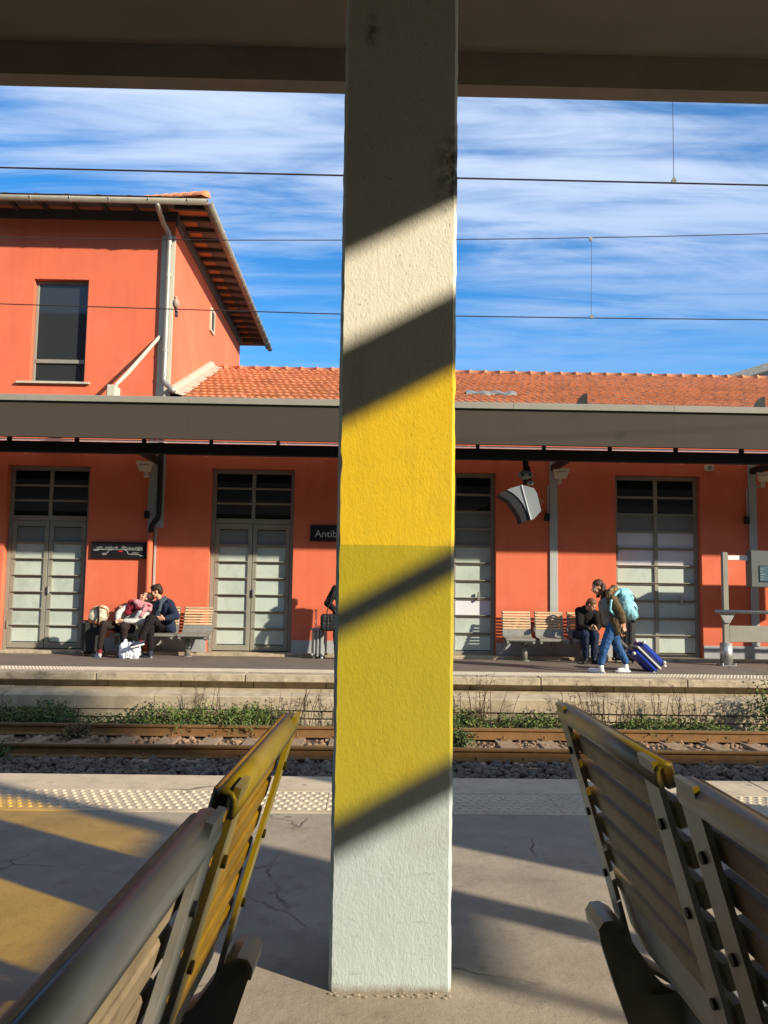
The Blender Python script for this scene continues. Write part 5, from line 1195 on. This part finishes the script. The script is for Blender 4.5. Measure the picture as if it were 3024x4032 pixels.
M['bpcream'] = mat('cream_patterned_canvas', (0.62, 0.56, 0.42), 0.85, var=.1, stain=(0.10, 0.06, 0.04), sscale=22, samt=.9, vscale=9); M['leather'] = mat('tan_leather', (0.42, 0.17, 0.07), 0.6, var=.15)
sculpt('canvas_body', [('e', cc+Vector((0, 0, .0)), (.185, .12, .17), Matrix.Rotation(RAD(22), 3, 'Y')), ('e', cc+Vector((.06, 0, .07)), (.13, .11, .11), None), ('e', cc+Vector((-.06, -.06, -.03)), (.11, .07, .10), None)], .010, M['bpcream'], bp, .008, 14)
sculpt('leather_base', [('c', cc+Vector((-.14, -.03, -.11)), .055, cc+Vector((.08, -.03, -.155)), .06)], .010, M['leather'], bp, .004)
MB().tube([cc+Vector((.02, -.13, .16)), cc+Vector((.05, -.165, .05)), cc+Vector((.05, -.17, -.10)), cc+Vector((.03, -.15, -.2))], .022, 6).build('strap', M['blackcloth'], bp)
MB().tube([cc+Vector((-.10, -.10, .12)), cc+Vector((.06, -.13, .17)), cc+Vector((.18, -.06, .10)), cc+Vector((.2, -.03, -.02))], .014, 6).build('zip', M['leather'], bp)
sk = thing('backpack', 'turquoise backpack worn on the back of the walking woman', 'backpack', tuple(P3(965, 850, 14.3)))
M['turq'] = mat('turquoise_print_nylon', (0.29, 0.60, 0.66), 0.7, var=.25, vscale=22, stain=(0.07, 0.36, 0.46), sscale=9, samt=.75)
c0_ = P3(952, 845, 14.27)
sculpt('pack_body', [('e', P3(950, 830, 14.27), (.15, .17, .20), Matrix.Rotation(RAD(12), 3, 'Y')), ('e', P3(965, 875, 14.27), (.17, .17, .17), None), ('e', P3(935, 800, 14.27), (.10, .15, .10), None), ('e', P3(985, 895, 14.25), (.12, .14, .12), None)], .010, M['turq'], sk, 0.007, 15)
MB().tube([P3(925, 785, 14.2), P3(910, 800, 14.05), P3(885, 835, 13.98), P3(880, 880, 13.99), P3(912, 915, 14.1)], .022, 6).build('shoulder_strap', M['turq'], sk)
MB().tube([P3(930, 786, 14.2), P3(937, 776, 14.22), P3(946, 782, 14.24)], .014, 6).build('grab_loop', M['black'], sk)
for a_, b_ in (((985, 800), (1010, 835)), ((1000, 860), (1022, 905))): MB().tube([P3(*a_, 14.12), P3((a_[0]+b_[0])/2+6, (a_[1]+b_[1])/2, 14.12), P3(*b_, 14.14)], .008, 5).build('cord', M['black'], sk)
pb = thing('plastic_bag', 'crumpled white plastic bag on the platform between the couple\'s feet', 'bag', tuple(P7(590, 1465, 15.8)))
M['bagwhite'] = mat('white_plastic_film', (0.72, 0.72, 0.78), 0.45, var=.06)
b0 = onZ(300+585/2.765, 2050+1462/2.765, FZ); b0.y = 15.80; b0.x = P7(585, 1400, 15.8).x
sculpt('bag', [('e', b0+Vector((x_, y_, z_)), (.085, .07, .085), None) for x_ in (-.10, -.03, .04, .10) for y_ in (-.03, .03) for z_ in (.07, .15, .21)]+[('c', b0+Vector((-.12, 0, .24)), .045, b0+Vector((-.09, .0, .33)), .018), ('c', b0+Vector((.05, 0, .24)), .04, b0+Vector((.07, .0, .31)), .012), ('c', b0+Vector((-.17, 0, .02)), .025, b0+Vector((.15, 0, .02)), .025)], .009, M['bagwhite'], pb, .024, 11, 1)
fb = thing('holdall', 'dark holdall on the platform at the feet of the man in black', 'bag', tuple(P3(830, 1110, 16.1)))
q0 = P3(832, 1092, 16.15); sculpt('bag', [('e', q0, (.13, .12, .15), None), ('c', q0+Vector((-.06, 0, -.08)), .09, q0+Vector((.07, 0, -.09)), .085)], .011, M['blackcase'], fb, .012)

# ---------------- dove on the wire
dv = thing('dove', 'grey brown dove perched on the overhead wire in front of the tower', 'bird', (-2.76, 11.3, 5.005))
bw_ = Vector((-2.765, 11.3, 5.0))
M['dove'] = mat('dove_plumage', (0.36, 0.27, 0.20), 0.8, var=.2, vscale=30)
sculpt('body', [('e', bw_+Vector((0, .01, .085)), (.047, .06, .072), None), ('e', bw_+Vector((-.004, 0, .16)), (.027, .03, .034), None), ('c', bw_+Vector((0, 0, .13)), .036, bw_+Vector((-.003, 0, .155)), .026), ('c', bw_+Vector((0, .03, .05)), .028, bw_+Vector((0, .06, -.06)), .018), ('c', bw_+Vector((0, -.028, .162)), .007, bw_+Vector((0, -.045, .158)), .003)], .005, M['dove'], dv, .002, 40)
MB().cbox(bw_.x-.022, bw_.x+.022, bw_.y+.03, bw_.y+.07, bw_.z-.09, bw_.z+.0, .006).build('tail', M['rafter'], dv)
MB().tube([bw_+Vector((-.015, 0, .02)), bw_+Vector((-.015, 0, .004))], .004, 5).build('foot', M['leather'], dv); MB().tube([bw_+Vector((.015, 0, .02)), bw_+Vector((.015, 0, .004))], .004, 5).build('foot', M['leather'], dv)

# ================================================================== weeds along the far track, shrubs, litter
def leafmat(n, c, c2):
    m = mat(n, c, 0.75, var=.35, vscale=18, stain=c2, sscale=7, samt=.8); b = m.node_tree.nodes['Principled BSDF']
    return m
M['leaf'] = leafmat('weed_leaf_green', (0.105, 0.150, 0.030), (0.19, 0.215, 0.05)); M['leaf2'] = leafmat('weed_leaf_dark', (0.05, 0.08, 0.022), (0.10, 0.10, 0.035))
M['leafdry'] = leafmat('dry_weed', (0.17, 0.115, 0.055), (0.26, 0.19, 0.10)); M['stalk'] = mat('dead_stalk', (0.085, 0.052, 0.032), 0.9, var=.3)
def leaf(mb, p, s, rnd):
    a = rnd.uniform(0, 2*pi); t = rnd.uniform(-.7, .9); d = Vector((cos(a)*cos(t), sin(a)*cos(t), sin(t))); n = d.cross(Vector((rnd.uniform(-1, 1), rnd.uniform(-1, 1), rnd.uniform(-1, 1)))).normalized(); up = d.cross(n)
    w = s*rnd.uniform(.3, .5); m_ = p+d*s*.5
    mb.add([p, m_+n*w+up*s*.08, p+d*s, m_-n*w+up*s*.08], [(0, 1, 2, 3)])
rnd = random.Random(21)
clumps = []
def clump_band(x0, x1, n, hmin, hmax, kind, y0=12.2, y1=12.7):
    for k in range(n): clumps.append((rnd.uniform(x0, x1), rnd.uniform(y0, y1), rnd.uniform(hmin, hmax), kind))
clump_band(-7.5, -4.6, 34, .26, .50, 'g'); clump_band(-4.6, -3.1, 16, .14, .32, 'g'); clump_band(-3.3, -1.3, 34, .28, .50, 'g'); clump_band(-1.5, -.4, 8, .08, .2, 'm')
clump_band(-.5, .95, 8, .1, .25, 'm'); clump_band(.85, 1.6, 12, .30, .48, 'g'); clump_band(1.6, 2.2, 7, .12, .24, 'm'); clump_band(2.1, 2.8, 13, .26, .40, 'g'); clump_band(2.6, 4.2, 14, .1, .28, 'm'); clump_band(3.9, 4.9, 16, .22, .38, 'g'); clump_band(4.8, 6.8, 22, .14, .32, 'g'); clump_band(6.8, 8.5, 8, .2, .4, 'g')
W_ = {k: MB() for k in ('leaf', 'leaf2', 'leafdry')}
for x, y, h, kd in clumps:
    n = int(230*h/.3); R = .13+h*.42
    for k in range(n):
        a = rnd.uniform(0, 2*pi); q = R*math.sqrt(rnd.random()); zz_ = h*(rnd.random()**.7)*(1-.45*(q/R)**2)
        p = Vector((x+cos(a)*q*1.25, y+sin(a)*q*.8, -1.0+zz_))
        key = rnd.choices(('leaf', 'leaf2', 'leafdry'), (6, 3, 1) if kd == 'g' else (2, 3, 3))[0]
        leaf(W_[key], p, rnd.uniform(.022, .05), rnd)
for i in range(2600):     # low ground cover between the clumps
    x = rnd.uniform(-8, 8.5); y = rnd.uniform(12.15, 12.78)
    leaf(W_[rnd.choice(('leaf2', 'leafdry', 'leafdry', 'leaf'))], Vector((x, y, -.99+rnd.random()*.06)), rnd.uniform(.02, .045), rnd)
weeds = thing('weed_strip', 'strip of green weeds along the far rail below the opposite platform', 'weeds', (0, 12.45, -1.0))
for key, nm in (('leaf', 'green_leaves'), ('leaf2', 'dark_leaves'), ('leafdry', 'dry_leaves')): W_[key].build(nm, M[key], weeds, stuff=True)
st = MB()
def stalks(x0, x1, n, h0, h1, mb=st, y0=12.3, y1=12.75):
    for k in range(n):
        x = rnd.uniform(x0, x1); y = rnd.uniform(y0, y1); h = rnd.uniform(h0, h1); lx = rnd.gauss(0, .12); p0 = Vector((x, y, -1.0)); p1 = p0+Vector((lx*h*.5, 0, h*.55)); p2 = p0+Vector((lx*h*1.2+rnd.gauss(0, .02), rnd.gauss(0, .03), h))
        mb.tube([p0, p1, p2], [.006, .0045, .002], 4, False)
        for j in range(rnd.randint(3, 8)):
            t = rnd.uniform(.4, 1); q = p0.lerp(p2, t); e_ = q+Vector((rnd.gauss(0, .06), rnd.gauss(0, .04), rnd.uniform(.0, .07))); mb.tube([q, e_], [.0025, .0015], 3, False)
            for u in range(2): leaf(mb, q.lerp(e_, rnd.random()), rnd.uniform(.012, .026), rnd)
stalks(-7, -2, 10, .3, .55); stalks(-2.6, -2.1, 9, .6, .82); stalks(-1.5, -.2, 26, .45, .75); stalks(.8, 2.2, 16, .4, .7); stalks(1.5, 1.9, 10, .7, .95); stalks(2.8, 4.1, 34, .5, .8); stalks(4.2, 5.0, 20, .5, .9); stalks(5.0, 6.6, 10, .4, .7)
st.build('dead_stalks', M['stalk'], weeds, stuff=True)
def shrub(name, label, c, R, h, n, mk, seed, smin=.025, smax=.055):
    r_ = random.Random(seed); t = thing(name, label, 'shrub', tuple(c)); c = Vector(c); m = MB(); s_ = MB(); d_ = MB()
    for k in range(12):
        a = r_.uniform(0, 2*pi); e_ = c+Vector((cos(a)*R*r_.uniform(.2, .8), sin(a)*R*.6*r_.uniform(.2, .8), h*r_.uniform(.5, .95)))
        s_.tube([c+Vector((r_.gauss(0, .03), r_.gauss(0, .03), 0)), c.lerp(e_, .5)+Vector((r_.gauss(0, .03), 0, .03)), e_], [.009, .006, .003], 4, False)
        for j in range(n//12):
            q = c.lerp(e_, r_.uniform(.25, 1.05))+Vector((r_.gauss(0, R*.22), r_.gauss(0, R*.2), r_.gauss(0, h*.12))); q.z = max(q.z, c.z+.01)
            leaf(m if r_.random() < .75 else d_, q, r_.uniform(smin, smax), r_)
    s_.build('stems', M['stalk'], t); m.build('foliage', M[mk], t, stuff=True); d_.build('dark_foliage', M['leaf2'], t, stuff=True)  # darker leaves mixed in at random
shrub('shrub', 'leafy green shrub by the old wall at the right edge of the photo', (6.15, 12.55, -1.0), .55, .95, 1500, 'leaf', 5)
shrub('shrub', 'dark low shrub growing between the rails right of the column', (1.22, 11.35, -.99), .38, .34, 1000, 'leaf2', 6)
shrub('shrub', 'small sparse shrub growing between the rails left of the column', (-4.0, 11.75, -.99), .24, .26, 260, 'leafdry', 7)
shrub('shrub', 'dark weed clump at the near rail at the left edge of the photo', (-4.5, 10.2, -.98), .35, .24, 420, 'leaf2', 8)
M['litter'] = mat('white_litter', (0.66, 0.64, 0.60), 0.7, var=.1)
for k, (x, y, z, s, lb) in enumerate(((-3.55, 12.16, -.93, .05, 'scrap of white litter in the weeds left of the green clump'), (-3.0, 12.15, -.95, .055, 'scrap of white litter in the weeds at the middle of the green clump'), (-.22, 12.3, -.9, .07, 'crumpled white paper in the dead stalks left of the column'), (-4.1, 10.95, -.95, .045, 'white scrap lying between the rails at the left'))):
    r_ = random.Random(k); sculpt_p = Vector((x, y, z))
    m = MB(); vs = [sculpt_p+Vector((r_.uniform(-s, s), r_.uniform(-s*.5, s*.5), r_.uniform(0, s*.8))) for _ in range(7)]
    m.add(vs, [(0, 1, 2), (1, 2, 3), (2, 3, 4), (3, 4, 5), (4, 5, 6), (0, 3, 6), (1, 4, 6)]); tag(m.build('litter', M['litter']), lb, 'litter')

# ================================================================== tree on the street side, its crown shades the left of the track
tr = thing('street_tree', 'tall evergreen street tree standing behind the near platform', 'tree', (19.9, -5.4, -1.15))
tk = MB(); tk.smooth = True; tk.tube([(19.7, -7.4, -1.15), (19.8, -7.0, 4), (19.9, -6.0, 8.5), (19.9, -5.5, 11.2)], [.28, .22, .16, .08], 10)
for k in range(7):
    a = 2*pi*k/7; tk.tube([(19.85, -6.3, 8.0+k*.4), (19.9+cos(a)*1.0, -5.5+sin(a)*1.0, 10.8+k*.2), (19.9+cos(a)*1.8, -5.45+sin(a)*1.8, 11.8+.2*k)], [.09, .06, .02], 6)
tk.build('trunk', M['stalk'], tr)
cw_ = MB(); r_ = random.Random(2)
for k in range(5200):
    d = Vector((r_.gauss(0, 1), r_.gauss(0, 1), r_.gauss(0, 1))).normalized(); q = Vector((19.9, -5.2, 12.45))+Vector((d.x*2.1, d.y*2.1, d.z*1.7))*(r_.random()**.4)*(0.8+.35*noise.noise(d*2.2))
    leaf(cw_, q, r_.uniform(.12, .26), r_)
cw_.build('crown', M['leaf2'], tr)
